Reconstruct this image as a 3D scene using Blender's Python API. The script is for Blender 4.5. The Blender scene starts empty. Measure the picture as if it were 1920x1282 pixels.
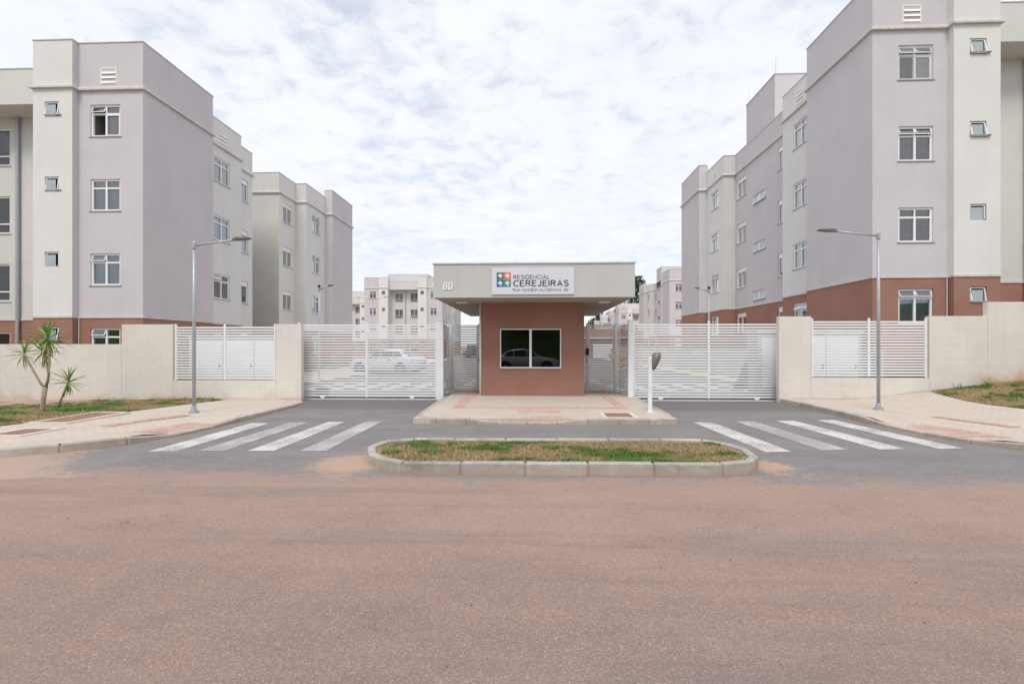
import bpy, bmesh, math, random
import numpy as np
from mathutils import Vector, Matrix
random.seed(7)
rng = np.random.default_rng(7)
R = math.radians
sc = bpy.context.scene
col = sc.collection

# ------------------------------------------------------------------ camera, sky, sun, exposure
cd = bpy.data.cameras.new('camera')
cd.sensor_width = 36.0
cd.lens = 17.0
cd.shift_y = 0.0044
cd.clip_start = 0.05
cd.clip_end = 3000
cam = bpy.data.objects.new('camera', cd)
col.objects.link(cam)
cam.location = (0, 0, 1.6)
cam.rotation_euler = (R(90), 0, R(2.27))
sc.camera = cam

SUN_EL, SUN_AZ = R(56), R(188)          # azimuth measured from +Y, clockwise: behind the camera
world = bpy.data.worlds.new('World')
sc.world = world
world.use_nodes = True
wt = world.node_tree
for n in list(wt.nodes):
    wt.nodes.remove(n)
def wn(t, **k):
    n = wt.nodes.new(t)
    for a, v in k.items():
        setattr(n, a, v)
    return n
w_out = wn('ShaderNodeOutputWorld')
w_bg = wn('ShaderNodeBackground')
w_bg.inputs['Strength'].default_value = 0.15
w_sky = wn('ShaderNodeTexSky')
w_sky.sky_type = 'NISHITA'
w_sky.sun_disc = False
w_sky.sun_elevation = SUN_EL
w_sky.sun_rotation = SUN_AZ
w_sky.air_density = 1.0
w_sky.dust_density = 0.6
w_sky.ozone_density = 2.0
w_tc = wn('ShaderNodeTexCoord')
w_sep = wn('ShaderNodeSeparateXYZ')
wt.links.new(w_tc.outputs['Generated'], w_sep.inputs[0])
def wmath(op, a, b=None):
    n = wn('ShaderNodeMath', operation=op)
    for i, v in enumerate((a, b)):
        if v is None:
            continue
        if isinstance(v, (int, float)):
            n.inputs[i].default_value = v
        else:
            wt.links.new(v, n.inputs[i])
    return n.outputs[0]
w_den = wmath('ADD', wmath('MAXIMUM', w_sep.outputs[2], 0.0), 0.12)
w_u = wmath('DIVIDE', w_sep.outputs[0], w_den)
w_v = wmath('DIVIDE', w_sep.outputs[1], w_den)
w_cmb = wn('ShaderNodeCombineXYZ')
wt.links.new(w_u, w_cmb.inputs[0])
wt.links.new(w_v, w_cmb.inputs[1])
def wnoise(scale, detail, rough, dist=0.0):
    n = wn('ShaderNodeTexNoise')
    n.inputs['Scale'].default_value = scale
    n.inputs['Detail'].default_value = detail
    n.inputs['Roughness'].default_value = rough
    n.inputs['Distortion'].default_value = dist
    wt.links.new(w_cmb.outputs[0], n.inputs['Vector'])
    return n.outputs['Fac']
def wramp(v, a, b, lo=0.0, hi=1.0):
    n = wn('ShaderNodeMapRange')
    n.interpolation_type = 'SMOOTHSTEP'
    for i, x in enumerate((a, b, lo, hi)):
        n.inputs[i + 1].default_value = x
    wt.links.new(v, n.inputs[0])
    return n.outputs[0]
c_big = wnoise(0.55, 3, 0.5)
c_puff = wnoise(8.0, 7, 0.62, 0.3)
c_mid = wnoise(1.5, 5, 0.55, 0.2)
c_sum = wmath('ADD', wmath('ADD', wmath('MULTIPLY', c_big, 0.75), wmath('MULTIPLY', c_puff, 0.62)), wmath('MULTIPLY', c_mid, 0.35))
cover = wramp(c_sum, 0.64, 0.88)
shade = wramp(wmath('ADD', wmath('MULTIPLY', c_puff, 0.5), wmath('MULTIPLY', c_mid, 0.6)), 0.38, 0.7)
w_cc = wn('ShaderNodeMix', data_type='RGBA')
w_cc.inputs[6].default_value = (4.55, 4.72, 5.08, 1)
w_cc.inputs[7].default_value = (5.05, 5.14, 5.34, 1)
wt.links.new(shade, w_cc.inputs[0])
w_mx = wn('ShaderNodeMix', data_type='RGBA')
wt.links.new(wmath('ADD', wmath('MULTIPLY', cover, 0.36), 0.64), w_mx.inputs[0])
wt.links.new(w_sky.outputs[0], w_mx.inputs[6])
wt.links.new(w_cc.outputs[2], w_mx.inputs[7])
wt.links.new(w_mx.outputs[2], w_bg.inputs['Color'])
wt.links.new(w_bg.outputs[0], w_out.inputs[0])

sd = bpy.data.lights.new('sun', 'SUN')
sd.energy = 1.5
sd.angle = R(20)
sd.color = (1.0, 0.965, 0.92)
sun = bpy.data.objects.new('sun', sd)
col.objects.link(sun)
sdir = Vector((math.sin(SUN_AZ) * math.cos(SUN_EL), math.cos(SUN_AZ) * math.cos(SUN_EL), math.sin(SUN_EL)))
sun.rotation_euler = sdir.to_track_quat('Z', 'Y').to_euler()
sun.location = (0, -5, 30)

vs = sc.view_settings
vs.view_transform = 'Standard'
vs.look = 'None'
vs.exposure = 0.37
vs.gamma = 1.0
vs.use_curve_mapping = False

# ------------------------------------------------------------------ helpers
class MB:
    def __init__(self):
        self.v, self.f, self.m = [], [], []
    def poly(self, pts, mi=0):
        n = len(self.v)
        self.v += [tuple(p) for p in pts]
        self.f.append(list(range(n, n + len(pts))))
        self.m.append(mi)
    def box(self, x0, x1, y0, y1, z0, z1, mi=0):
        n = len(self.v)
        self.v += [(x0, y0, z0), (x1, y0, z0), (x1, y1, z0), (x0, y1, z0), (x0, y0, z1), (x1, y0, z1), (x1, y1, z1), (x0, y1, z1)]
        for q in ((3, 2, 1, 0), (4, 5, 6, 7), (0, 1, 5, 4), (1, 2, 6, 5), (2, 3, 7, 6), (3, 0, 4, 7)):
            self.f.append([n + i for i in q])
            self.m.append(mi)
    def prism(self, pts, z0, z1, mi=0, ztop=None):
        n, k = len(self.v), len(pts)
        self.v += [(p[0], p[1], z0) for p in pts] + [(p[0], p[1], (ztop[i] if ztop else z1)) for i, p in enumerate(pts)]
        self.f.append([n + i for i in reversed(range(k))])
        self.f.append([n + k + i for i in range(k)])
        self.m += [mi, mi]
        for i in range(k):
            j = (i + 1) % k
            self.f.append([n + i, n + j, n + k + j, n + k + i])
            self.m.append(mi)
    def tube(self, path, radii, seg=8, mi=0, cap=True):
        path = [Vector(p) for p in path]
        if isinstance(radii, (int, float)):
            radii = [radii] * len(path)
        n0 = len(self.v)
        for i, p in enumerate(path):
            d = (path[min(i + 1, len(path) - 1)] - path[max(i - 1, 0)]).normalized()
            a = d.cross(Vector((0, 0, 1)))
            if a.length < 1e-3:
                a = Vector((1, 0, 0))
            a.normalize()
            b = d.cross(a)
            for k in range(seg):
                t = 2 * math.pi * k / seg
                self.v.append(tuple(p + (a * math.cos(t) + b * math.sin(t)) * radii[i]))
        for i in range(len(path) - 1):
            for k in range(seg):
                k2 = (k + 1) % seg
                a = n0 + i * seg
                self.f.append([a + k, a + k2, a + seg + k2, a + seg + k])
                self.m.append(mi)
        if cap:
            self.f.append([n0 + k for k in range(seg)])
            e = n0 + (len(path) - 1) * seg
            self.f.append([e + k for k in reversed(range(seg))])
            self.m += [mi, mi]
    def mesh(self, name, mats, smooth=False, bevel=0.0, fix=True):
        me = bpy.data.meshes.new(name)
        me.from_pydata(self.v, [], self.f)
        for mt in (mats if isinstance(mats, (list, tuple)) else [mats]):
            me.materials.append(mt)
        me.polygons.foreach_set('material_index', self.m)
        if fix or bevel:
            bm = bmesh.new()
            bm.from_mesh(me)
            if bevel:
                bmesh.ops.remove_doubles(bm, verts=bm.verts, dist=1e-5)
            bmesh.ops.recalc_face_normals(bm, faces=bm.faces)
            if bevel:
                bmesh.ops.bevel(bm, geom=[e for e in bm.edges if len(e.link_faces) == 2 and e.calc_face_angle(0) > 0.5], offset=bevel, segments=1, affect='EDGES')
            bm.to_mesh(me)
            bm.free()
        if smooth:
            me.polygons.foreach_set('use_smooth', [True] * len(me.polygons))
        me.update()
        return me

def link(name, me, parent=None, loc=(0, 0, 0), rot=(0, 0, 0)):
    o = bpy.data.objects.new(name, me)
    col.objects.link(o)
    o.parent = parent
    o.location = loc
    o.rotation_euler = rot
    return o
def tag(o, label, cat, group=None):
    o['label'] = label
    o['category'] = cat
    if group:
        o['group'] = group
    return o
def thing(name, label, cat, loc=(0, 0, 0), rz=0, group=None):
    return tag(link(name, None, None, loc, (0, 0, rz)), label, cat, group)
def struct(name, me, kind='structure'):
    o = link(name, me)
    o['kind'] = kind
    return o
def copy_tree(o, parent=None):
    c = o.copy()
    col.objects.link(c)
    c.parent = parent
    for ch in list(o.children):
        copy_tree(ch, c)
    return c
def boxmesh(name, dims, mat, bevel=0.0, center=True):
    m = MB()
    x, y, z = dims
    m.box(-x / 2, x / 2, -y / 2, y / 2, -z / 2 if center else 0, z / 2 if center else z)
    return m.mesh(name, mat, bevel=bevel)

# ------------------------------------------------------------------ materials
def mat(name, c1, c2=None, rough=0.8, metal=0.0, nscale=3.0, ndet=4.0, nlo=0.35, nhi=0.65, bscale=0, bstr=0.2, bdist=0.01,
        fine=None, spec=0.5, emit=None):
    m = bpy.data.materials.new(name)
    m.use_nodes = True
    nt = m.node_tree
    b = nt.nodes['Principled BSDF']
    b.inputs['Base Color'].default_value = (*c1, 1)
    b.inputs['Roughness'].default_value = rough
    b.inputs['Metallic'].default_value = metal
    b.inputs['Specular IOR Level'].default_value = spec
    m['last'] = 0
    geo = nt.nodes.new('ShaderNodeNewGeometry')
    if c2 is not None:
        f = tnoise(nt, geo, nscale, ndet)
        r = tramp(nt, f, nlo, nhi)
        out = tmix(nt, r, c1, c2)
        if fine:
            ff = tnoise(nt, geo, fine[0], 3.0, 0.7)
            rr = tramp(nt, ff, 0.3, 0.7)
            out = tmul(nt, rr, out, fine[1])
        nt.links.new(out, b.inputs['Base Color'])
    if bscale:
        bf = tnoise(nt, geo, bscale, 4.0, 0.6)
        bn = nt.nodes.new('ShaderNodeBump')
        bn.inputs['Strength'].default_value = bstr
        bn.inputs['Distance'].default_value = bdist
        nt.links.new(bf, bn.inputs['Height'])
        nt.links.new(bn.outputs[0], b.inputs['Normal'])
    return m
def tnoise(nt, geo, scale, detail=4.0, rough=0.6, stretch=None, off=(0, 0, 0)):
    n = nt.nodes.new('ShaderNodeTexNoise')
    n.inputs['Scale'].default_value = scale
    n.inputs['Detail'].default_value = detail
    n.inputs['Roughness'].default_value = rough
    src = geo.outputs['Position']
    if stretch or off != (0, 0, 0):
        mp = nt.nodes.new('ShaderNodeMapping')
        mp.inputs['Scale'].default_value = stretch or (1, 1, 1)
        mp.inputs['Location'].default_value = off
        nt.links.new(src, mp.inputs[0])
        src = mp.outputs[0]
    nt.links.new(src, n.inputs['Vector'])
    return n.outputs['Fac']
def tramp(nt, v, a, b, lo=0.0, hi=1.0):
    n = nt.nodes.new('ShaderNodeMapRange')
    n.interpolation_type = 'SMOOTHSTEP'
    for i, x in enumerate((a, b, lo, hi)):
        n.inputs[i + 1].default_value = x
    nt.links.new(v, n.inputs[0])
    return n.outputs[0]
def setin(nt, sock, v):
    if isinstance(v, tuple):
        sock.default_value = (*v, 1) if len(v) == 3 else v
    elif isinstance(v, (int, float)):
        sock.default_value = v
    else:
        nt.links.new(v, sock)
def tmix(nt, f, a, b):
    n = nt.nodes.new('ShaderNodeMix')
    n.data_type = 'RGBA'
    setin(nt, n.inputs[0], f)
    setin(nt, n.inputs[6], a)
    setin(nt, n.inputs[7], b)
    return n.outputs[2]
def tmul(nt, f, a, amt):
    n = nt.nodes.new('ShaderNodeMix')
    n.data_type = 'RGBA'
    n.blend_type = 'MULTIPLY'
    n.inputs[0].default_value = 1.0
    setin(nt, n.inputs[6], a)
    g = tmix(nt, f, (amt, amt, amt), (1, 1, 1))
    nt.links.new(g, n.inputs[7])
    return n.outputs[2]
def tm(nt, op, a, b=0.0):
    n = nt.nodes.new('ShaderNodeMath')
    n.operation = op
    setin(nt, n.inputs[0], a)
    setin(nt, n.inputs[1], b)
    return n.outputs[0]
def tpos(nt, geo):
    s = nt.nodes.new('ShaderNodeSeparateXYZ')
    nt.links.new(geo.outputs['Position'], s.inputs[0])
    return s.outputs
def addbump(nt, b, h, strength, dist):
    bn = nt.nodes.new('ShaderNodeBump')
    bn.inputs['Strength'].default_value = strength
    bn.inputs['Distance'].default_value = dist
    nt.links.new(h, bn.inputs['Height'])
    nt.links.new(bn.outputs[0], b.inputs['Normal'])
def raw(name, rough=0.9):
    m = bpy.data.materials.new(name)
    m.use_nodes = True
    nt = m.node_tree
    b = nt.nodes['Principled BSDF']
    b.inputs['Roughness'].default_value = rough
    return m, nt, b, nt.nodes.new('ShaderNodeNewGeometry')

def facade(name, c, c2, streak=0.98):
    m, nt, b, geo = raw(name, 0.85)
    base = tmix(nt, tramp(nt, tnoise(nt, geo, 0.9, 5, 0.6), 0.3, 0.7), c, c2)
    st = tramp(nt, tnoise(nt, geo, 1.0, 4, 0.6, (4.0, 4.0, 0.16)), 0.28, 0.6)
    base = tmul(nt, st, base, streak)
    base = tmul(nt, tramp(nt, tnoise(nt, geo, 38, 3, 0.7), 0.25, 0.6), base, 0.93)
    nt.links.new(base, b.inputs['Base Color'])
    addbump(nt, b, tnoise(nt, geo, 55, 5, 0.7), 0.35, 0.006)
    b.inputs['Specular IOR Level'].default_value = 0.25
    return m

M = {}
M['lavender'] = facade('lavender_paint', (0.605, 0.567, 0.592), (0.64, 0.602, 0.626))
M['white_wall'] = facade('off_white_paint', (0.73, 0.72, 0.70), (0.77, 0.76, 0.742))
M['cream_wall'] = facade('cream_paint', (0.64, 0.63, 0.60), (0.69, 0.675, 0.645))
M['brown'] = facade('brown_paint', (0.335, 0.172, 0.13), (0.375, 0.20, 0.158))
M['trim'] = facade('trim_paint', (0.64, 0.61, 0.575), (0.69, 0.66, 0.625), 0.85)
M['grey_fascia'] = facade('grey_fascia_paint', (0.55, 0.548, 0.525), (0.585, 0.58, 0.56), 0.95)
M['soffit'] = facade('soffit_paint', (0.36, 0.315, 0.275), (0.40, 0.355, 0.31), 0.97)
M['louver'] = mat('louver_concrete', (0.86, 0.83, 0.76), (0.90, 0.87, 0.81), 0.8)
M['coping'] = mat('coping_metal', (0.56, 0.565, 0.57), (0.62, 0.625, 0.63), 0.5, 0.1, nscale=2)
M['white_metal'] = mat('white_painted_metal', (0.83, 0.845, 0.86), (0.79, 0.81, 0.83), 0.4, 0.0, nscale=4)
M['gate_grey'] = mat('galvanised_gate_paint', (0.79, 0.825, 0.84), (0.83, 0.855, 0.865), 0.45, 0.0, nscale=6)
M['galv'] = mat('galvanised_steel', (0.38, 0.41, 0.44), (0.48, 0.505, 0.53), 0.45, 0.35, nscale=25, ndet=2)
M['dark_metal'] = mat('dark_lamp_metal', (0.10, 0.09, 0.09), (0.15, 0.135, 0.13), 0.5, 0.2)
M['frame'] = mat('white_window_frame', (0.86, 0.86, 0.87), (0.83, 0.83, 0.84), 0.35, 0.0)
M['sill'] = mat('granite_sill', (0.33, 0.30, 0.29), (0.42, 0.39, 0.375), 0.6, nscale=30)
M['interior'] = mat('room_interior', (0.30, 0.27, 0.25), (0.24, 0.22, 0.20), 0.9)
M['curtain'] = mat('pale_curtain', (0.74, 0.74, 0.74), (0.62, 0.62, 0.63), 0.9, nscale=9)
M['curtain_tan'] = mat('tan_curtain', (0.42, 0.31, 0.24), (0.30, 0.22, 0.17), 0.9, nscale=9)
M['curtain_orange'] = mat('orange_curtain', (0.66, 0.36, 0.16), (0.55, 0.28, 0.12), 0.9, nscale=9)
M['teal'] = mat('teal_cloth', (0.04, 0.24, 0.32), (0.03, 0.18, 0.26), 0.9)
M['net'] = mat('white_safety_net', (0.75, 0.75, 0.75), None, 0.6)
M['black'] = mat('black_plastic', (0.018, 0.018, 0.02), (0.03, 0.03, 0.033), 0.5)
M['rubber'] = mat('tyre_rubber', (0.02, 0.02, 0.02), (0.03, 0.03, 0.03), 0.8)
M['bark'] = mat('yucca_bark', (0.46, 0.36, 0.27), (0.33, 0.25, 0.18), 0.9, nscale=22, bscale=45, bstr=0.8, bdist=0.01)
M['hood'] = mat('grey_brown_intercom_hood', (0.16, 0.14, 0.145), (0.22, 0.19, 0.185), 0.45, nscale=12)
M['rust'] = mat('rusty_cover_plate', (0.24, 0.125, 0.085), (0.31, 0.18, 0.13), 0.85, nscale=9, bscale=60, bstr=0.4)
M['tactile'] = mat('faded_red_tactile', (0.56, 0.35, 0.285), (0.60, 0.47, 0.395), 0.9, nscale=4, nlo=0.38, nhi=0.66, bscale=40, bstr=0.3)
M['box_white'] = facade('white_masonry', (0.50, 0.51, 0.515), (0.46, 0.47, 0.48))
M['board'] = mat('tan_boards', (0.56, 0.36, 0.22), (0.66, 0.46, 0.30), 0.85, nscale=6)
M['green_plastic'] = mat('green_plastic', (0.02, 0.17, 0.09), (0.03, 0.22, 0.12), 0.5)
M['sign_face'] = mat('sign_panel_white', (0.74, 0.735, 0.78), (0.70, 0.695, 0.745), 0.35, nscale=1.5)
M['ink'] = mat('grey_lettering', (0.105, 0.10, 0.11), None, 0.6)
M['logo_a'] = mat('logo_dark_green', (0.02, 0.165, 0.12), None, 0.5)
M['logo_b'] = mat('logo_orange', (0.84, 0.155, 0.03), None, 0.5)
M['logo_c'] = mat('logo_blue', (0.02, 0.11, 0.36), None, 0.5)
M['logo_d'] = mat('logo_green', (0.0, 0.30, 0.15), None, 0.5)
M['number_white'] = mat('white_number', (0.93, 0.92, 0.88), None, 0.5)
M['globe'] = mat('white_globe', (0.86, 0.87, 0.88), None, 0.3)
M['tail'] = mat('red_tail_lamp', (0.55, 0.02, 0.02), None, 0.2)
M['headlamp'] = mat('clear_lamp', (0.62, 0.65, 0.68), None, 0.1)
M['rim'] = mat('alloy_rim', (0.42, 0.43, 0.45), None, 0.35, 0.7)
M['car_silver'] = mat('silver_car_paint', (0.56, 0.59, 0.63), None, 0.22, 0.25)
M['car_white'] = mat('pale_silver_car_paint', (0.60, 0.63, 0.67), None, 0.22, 0.1)
M['car_dark'] = mat('dark_car_paint', (0.03, 0.032, 0.038), None, 0.22, 0.2)
M['car_glass'] = mat('car_glass', (0.02, 0.024, 0.028), None, 0.05)
M['pebble'] = mat('pale_pebbles', (0.45, 0.33, 0.27), (0.10, 0.075, 0.06), 0.9, nscale=1.7, nlo=0.45, nhi=0.55)

# glass that lets the room behind show and mirrors the sky
def glass(name, tint, ior=1.5, boost=1.0, rough=0.01):
    m = bpy.data.materials.new(name)
    m.use_nodes = True
    nt = m.node_tree
    for n in list(nt.nodes):
        nt.nodes.remove(n)
    out = nt.nodes.new('ShaderNodeOutputMaterial')
    mx = nt.nodes.new('ShaderNodeMixShader')
    tr = nt.nodes.new('ShaderNodeBsdfTransparent')
    tr.inputs[0].default_value = (*tint, 1)
    gl = nt.nodes.new('ShaderNodeBsdfGlossy')
    gl.inputs['Roughness'].default_value = rough
    fr = nt.nodes.new('ShaderNodeFresnel')
    fr.inputs[0].default_value = ior
    f = tm(nt, 'MULTIPLY', fr.outputs[0], boost)
    nt.links.new(f, mx.inputs[0])
    nt.links.new(tr.outputs[0], mx.inputs[1])
    nt.links.new(gl.outputs[0], mx.inputs[2])
    nt.links.new(mx.outputs[0], out.inputs[0])
    return m
M['glass'] = glass('window_glass', (0.44, 0.55, 0.67), 1.5, 5.0)
M['dark_glass'] = glass('tinted_booth_glass', (0.05, 0.06, 0.06), 1.5, 2.7)
M['frosted'] = mat('frosted_bathroom_glass', (0.36, 0.43, 0.45), (0.42, 0.48, 0.50), 0.16, nscale=2)
M['far_glass'] = mat('dim_glass', (0.10, 0.105, 0.115), (0.20, 0.20, 0.21), 0.12, nscale=0.4, nlo=0.4, nhi=0.6)

# block wall paint with soil splashed on its foot
m, nt, b, geo = raw('painted_block', 0.9)
base = tmix(nt, tramp(nt, tnoise(nt, geo, 1.3, 5), 0.3, 0.7), (0.705, 0.655, 0.60), (0.75, 0.70, 0.65))
base = tmul(nt, tramp(nt, tnoise(nt, geo, 1.2, 4, 0.6, (3.0, 3.0, 0.25)), 0.25, 0.6), base, 0.95)
px = tpos(nt, geo)
foot = tm(nt, 'MULTIPLY_ADD', tm(nt, 'ABSOLUTE', px[0]), 0.0)
zrel = tm(nt, 'ADD', px[2], tm(nt, 'MULTIPLY', tnoise(nt, geo, 2.2, 4), -0.85))
right = tramp(nt, px[0], 11.9, 13.2)
mask = tm(nt, 'MULTIPLY', tramp(nt, zrel, -0.15, -0.5), 0.4)
mask2 = tm(nt, 'MULTIPLY', tm(nt, 'MULTIPLY', right, tramp(nt, zrel, 0.55, 0.18)), 0.8)
base = tmix(nt, tm(nt, 'MAXIMUM', mask, mask2), base, (0.60, 0.31, 0.165))
nt.links.new(base, b.inputs['Base Color'])
addbump(nt, b, tnoise(nt, geo, 40, 5, 0.7), 0.4, 0.006)
M['block'] = m
M['mortar'] = mat('block_joint', (0.60, 0.54, 0.47), (0.66, 0.60, 0.53), 0.95, nscale=4)

# street: red-dusted old asphalt
def asphalt(name, red):
    m, nt, b, geo = raw(name, 0.88)
    p = tpos(nt, geo)
    big = tnoise(nt, geo, 0.35, 5, 0.6)
    med = tnoise(nt, geo, 1.6, 5, 0.65, (0.55, 1.0, 1.0))
    fine = tnoise(nt, geo, 85, 4, 0.8)
    grit = tnoise(nt, geo, 190, 3, 0.8, None, (3, 7, 1))
    vo = nt.nodes.new('ShaderNodeTexVoronoi')
    vo.inputs['Scale'].default_value = 125
    nt.links.new(geo.outputs['Position'], vo.inputs['Vector'])
    chipsep = nt.nodes.new('ShaderNodeSeparateColor')
    nt.links.new(vo.outputs['Color'], chipsep.inputs[0])
    chip = chipsep.outputs[0]
    brk = tm(nt, 'MULTIPLY', tm(nt, 'SUBTRACT', tnoise(nt, geo, 9, 8, 0.8), 0.5), 1.0)
    if red:
        dark, dust = (0.24, 0.178, 0.16), (0.395, 0.265, 0.215)
        near = tramp(nt, p[1], 2.0, 5.6, 0.0, 0.34)
        mixv = tm(nt, 'ADD', tm(nt, 'ADD', tm(nt, 'MULTIPLY', big, 0.6), tm(nt, 'MULTIPLY', med, 0.75)), near)
        c = tmix(nt, tramp(nt, mixv, 0.42, 1.15), dark, dust)
        # left strip of greyer tyre-cleaned asphalt
        lane = tm(nt, 'MULTIPLY', tramp(nt, tnoise(nt, geo, 0.5, 4, 0.6, (0.25, 1.4, 1)), 0.5, 0.72), 0.5)
        c = tmix(nt, lane, c, (0.26, 0.222, 0.215))
        c = tmix(nt, tm(nt, 'MULTIPLY', tramp(nt, grit, 0.56, 0.68), 0.35), c, (0.50, 0.345, 0.285))
        c = tmix(nt, tm(nt, 'MULTIPLY', tramp(nt, fine, 0.50, 0.36), 0.35), c, (0.15, 0.12, 0.115))
        c = tmix(nt, tm(nt, 'MULTIPLY', tramp(nt, chip, 0.72, 0.98), 0.42), c, (0.60, 0.40, 0.31))
        c = tmix(nt, tm(nt, 'MULTIPLY', tramp(nt, chip, 0.34, 0.05), 0.38), c, (0.14, 0.11, 0.105))
        # wheel-polished bands running along the street
        tr = tnoise(nt, geo, 1.0, 6, 0.7, (0.10, 1.9, 1), (1, 4, 0))
        c = tmix(nt, tm(nt, 'MULTIPLY', tramp(nt, tm(nt, 'ADD', tr, tm(nt, 'MULTIPLY', brk, 0.25)), 0.5, 0.66), 0.5), c, (0.205, 0.172, 0.168))
        # thin cracks
        vc = nt.nodes.new('ShaderNodeTexVoronoi')
        vc.feature = 'DISTANCE_TO_EDGE'
        vc.inputs['Scale'].default_value = 0.55
        wv = nt.nodes.new('ShaderNodeVectorMath')
        wv.operation = 'ADD'
        nt.links.new(geo.outputs['Position'], wv.inputs[0])
        nn = nt.nodes.new('ShaderNodeTexNoise')
        nn.inputs['Scale'].default_value = 3.0
        nn.inputs['Detail'].default_value = 6
        nt.links.new(geo.outputs['Position'], nn.inputs['Vector'])
        nt.links.new(nn.outputs['Color'], wv.inputs[1])
        nt.links.new(wv.outputs[0], vc.inputs['Vector'])
        ck = tm(nt, 'MULTIPLY', tramp(nt, vc.outputs['Distance'], 0.006, 0.001), tramp(nt, tnoise(nt, geo, 0.6, 3, 0.5, None, (8, 8, 0)), 0.52, 0.62))
        c = tmix(nt, tm(nt, 'MULTIPLY', ck, 0.45), c, (0.10, 0.075, 0.07))
        # oil and water blotches
        bl = tramp(nt, tnoise(nt, geo, 2.6, 3, 0.5, (0.5, 1.3, 1), (9, 2, 0)), 0.66, 0.76)
        c = tmix(nt, tm(nt, 'MULTIPLY', bl, 0.3), c, (0.17, 0.13, 0.12))
    else:
        c = tmix(nt, tramp(nt, med, 0.3, 0.7), (0.195, 0.18, 0.18), (0.255, 0.235, 0.232))
        c = tmix(nt, tm(nt, 'MULTIPLY', tramp(nt, grit, 0.56, 0.72), 0.3), c, (0.42, 0.38, 0.36))
        c = tmix(nt, tm(nt, 'MULTIPLY', tramp(nt, fine, 0.48, 0.34), 0.4), c, (0.15, 0.138, 0.138))
        c = tmix(nt, tm(nt, 'MULTIPLY', tramp(nt, chip, 0.65, 0.95), 0.35), c, (0.40, 0.37, 0.355))
        c = tmix(nt, tm(nt, 'MULTIPLY', tramp(nt, chip, 0.36, 0.08), 0.4), c, (0.11, 0.10, 0.10))
        # darker strip across the asphalt before the gates
        gx = tm(nt, 'ADD', p[1], tm(nt, 'MULTIPLY', med, 1.4))
        dark_strip = tm(nt, 'MULTIPLY', tramp(nt, gx, 12.4, 13.3), tramp(nt, gx, 16.5, 15.4))
        c = tmix(nt, tm(nt, 'MULTIPLY', dark_strip, 0.6), c, (0.135, 0.125, 0.125))
        # red soil washed in from the street
        e = tm(nt, 'ADD', tm(nt, 'ADD', p[1], tm(nt, 'MULTIPLY', tm(nt, 'SUBTRACT', med, 0.5), 2.4)), tm(nt, 'MULTIPLY', brk, 2.2))
        soil = tm(nt, 'MULTIPLY', tramp(nt, e, 6.3, 5.5), 0.8)
        c = tmix(nt, soil, c, (0.385, 0.262, 0.215))
        # wash round the ends of the planted strip
        for cx, rad in ((-2.4, 0.8), (3.15, 0.45)):
            dx = tm(nt, 'MULTIPLY', tm(nt, 'ADD', p[0], -cx), 1.0)
            dy = tm(nt, 'ADD', p[1], -6.55)
            rr = tm(nt, 'SQRT', tm(nt, 'ADD', tm(nt, 'MULTIPLY', dx, dx), tm(nt, 'MULTIPLY', dy, dy)))
            rr = tm(nt, 'ADD', rr, tm(nt, 'ADD', tm(nt, 'MULTIPLY', tm(nt, 'SUBTRACT', med, 0.5), 1.0), tm(nt, 'MULTIPLY', brk, 0.9)))
            c = tmix(nt, tm(nt, 'MULTIPLY', tramp(nt, rr, rad, rad * 0.4), 0.8), c, (0.52, 0.345, 0.25))
        # sandy drift along the left kerb
        lx = tm(nt, 'ADD', tm(nt, 'ADD', p[0], tm(nt, 'MULTIPLY', p[1], 0.9)), tm(nt, 'ADD', tm(nt, 'MULTIPLY', tm(nt, 'SUBTRACT', med, 0.5), 2.2), tm(nt, 'MULTIPLY', brk, 2.4)))
        c = tmix(nt, tm(nt, 'MULTIPLY', tramp(nt, lx, -0.1, -1.1), 0.75), c, (0.49, 0.35, 0.275))
    nt.links.new(c, b.inputs['Base Color'])
    addbump(nt, b, tm(nt, 'ADD', fine, tm(nt, 'MULTIPLY', grit, 0.7)), 0.5, 0.006)
    b.inputs['Specular IOR Level'].default_value = 0.3
    return m
M['street'] = asphalt('street_asphalt_red_dust', True)
M['drive'] = asphalt('grey_asphalt', False)

# pale pavers
m, nt, b, geo = raw('beige_pavers', 0.9)
mp = nt.nodes.new('ShaderNodeMapping')
nt.links.new(geo.outputs['Position'], mp.inputs[0])
br = nt.nodes.new('ShaderNodeTexBrick')
br.inputs['Scale'].default_value = 1.0
br.inputs['Brick Width'].default_value = 0.2
br.inputs['Row Height'].default_value = 0.1
br.inputs['Mortar Size'].default_value = 0.006
br.inputs['Mortar Smooth'].default_value = 0.3
br.inputs['Color1'].default_value = (0.575, 0.495, 0.42, 1)
br.inputs['Color2'].default_value = (0.61, 0.53, 0.455, 1)
br.inputs['Mortar'].default_value = (0.47, 0.385, 0.31, 1)
nt.links.new(mp.outputs[0], br.inputs['Vector'])
c = tmix(nt, tm(nt, 'MULTIPLY', tramp(nt, tnoise(nt, geo, 0.8, 5), 0.45, 0.8), 0.4), br.outputs['Color'], (0.60, 0.47, 0.375))
c = tmul(nt, tramp(nt, tnoise(nt, geo, 1.7, 6, 0.75), 0.25, 0.7), c, 0.88)
nt.links.new(c, b.inputs['Base Color'])
addbump(nt, b, tm(nt, 'ADD', tm(nt, 'MULTIPLY', br.outputs['Fac'], -1.0), tm(nt, 'MULTIPLY', tnoise(nt, geo, 60, 4, 0.7), 0.4)), 0.5, 0.006)
M['paver'] = m

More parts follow.
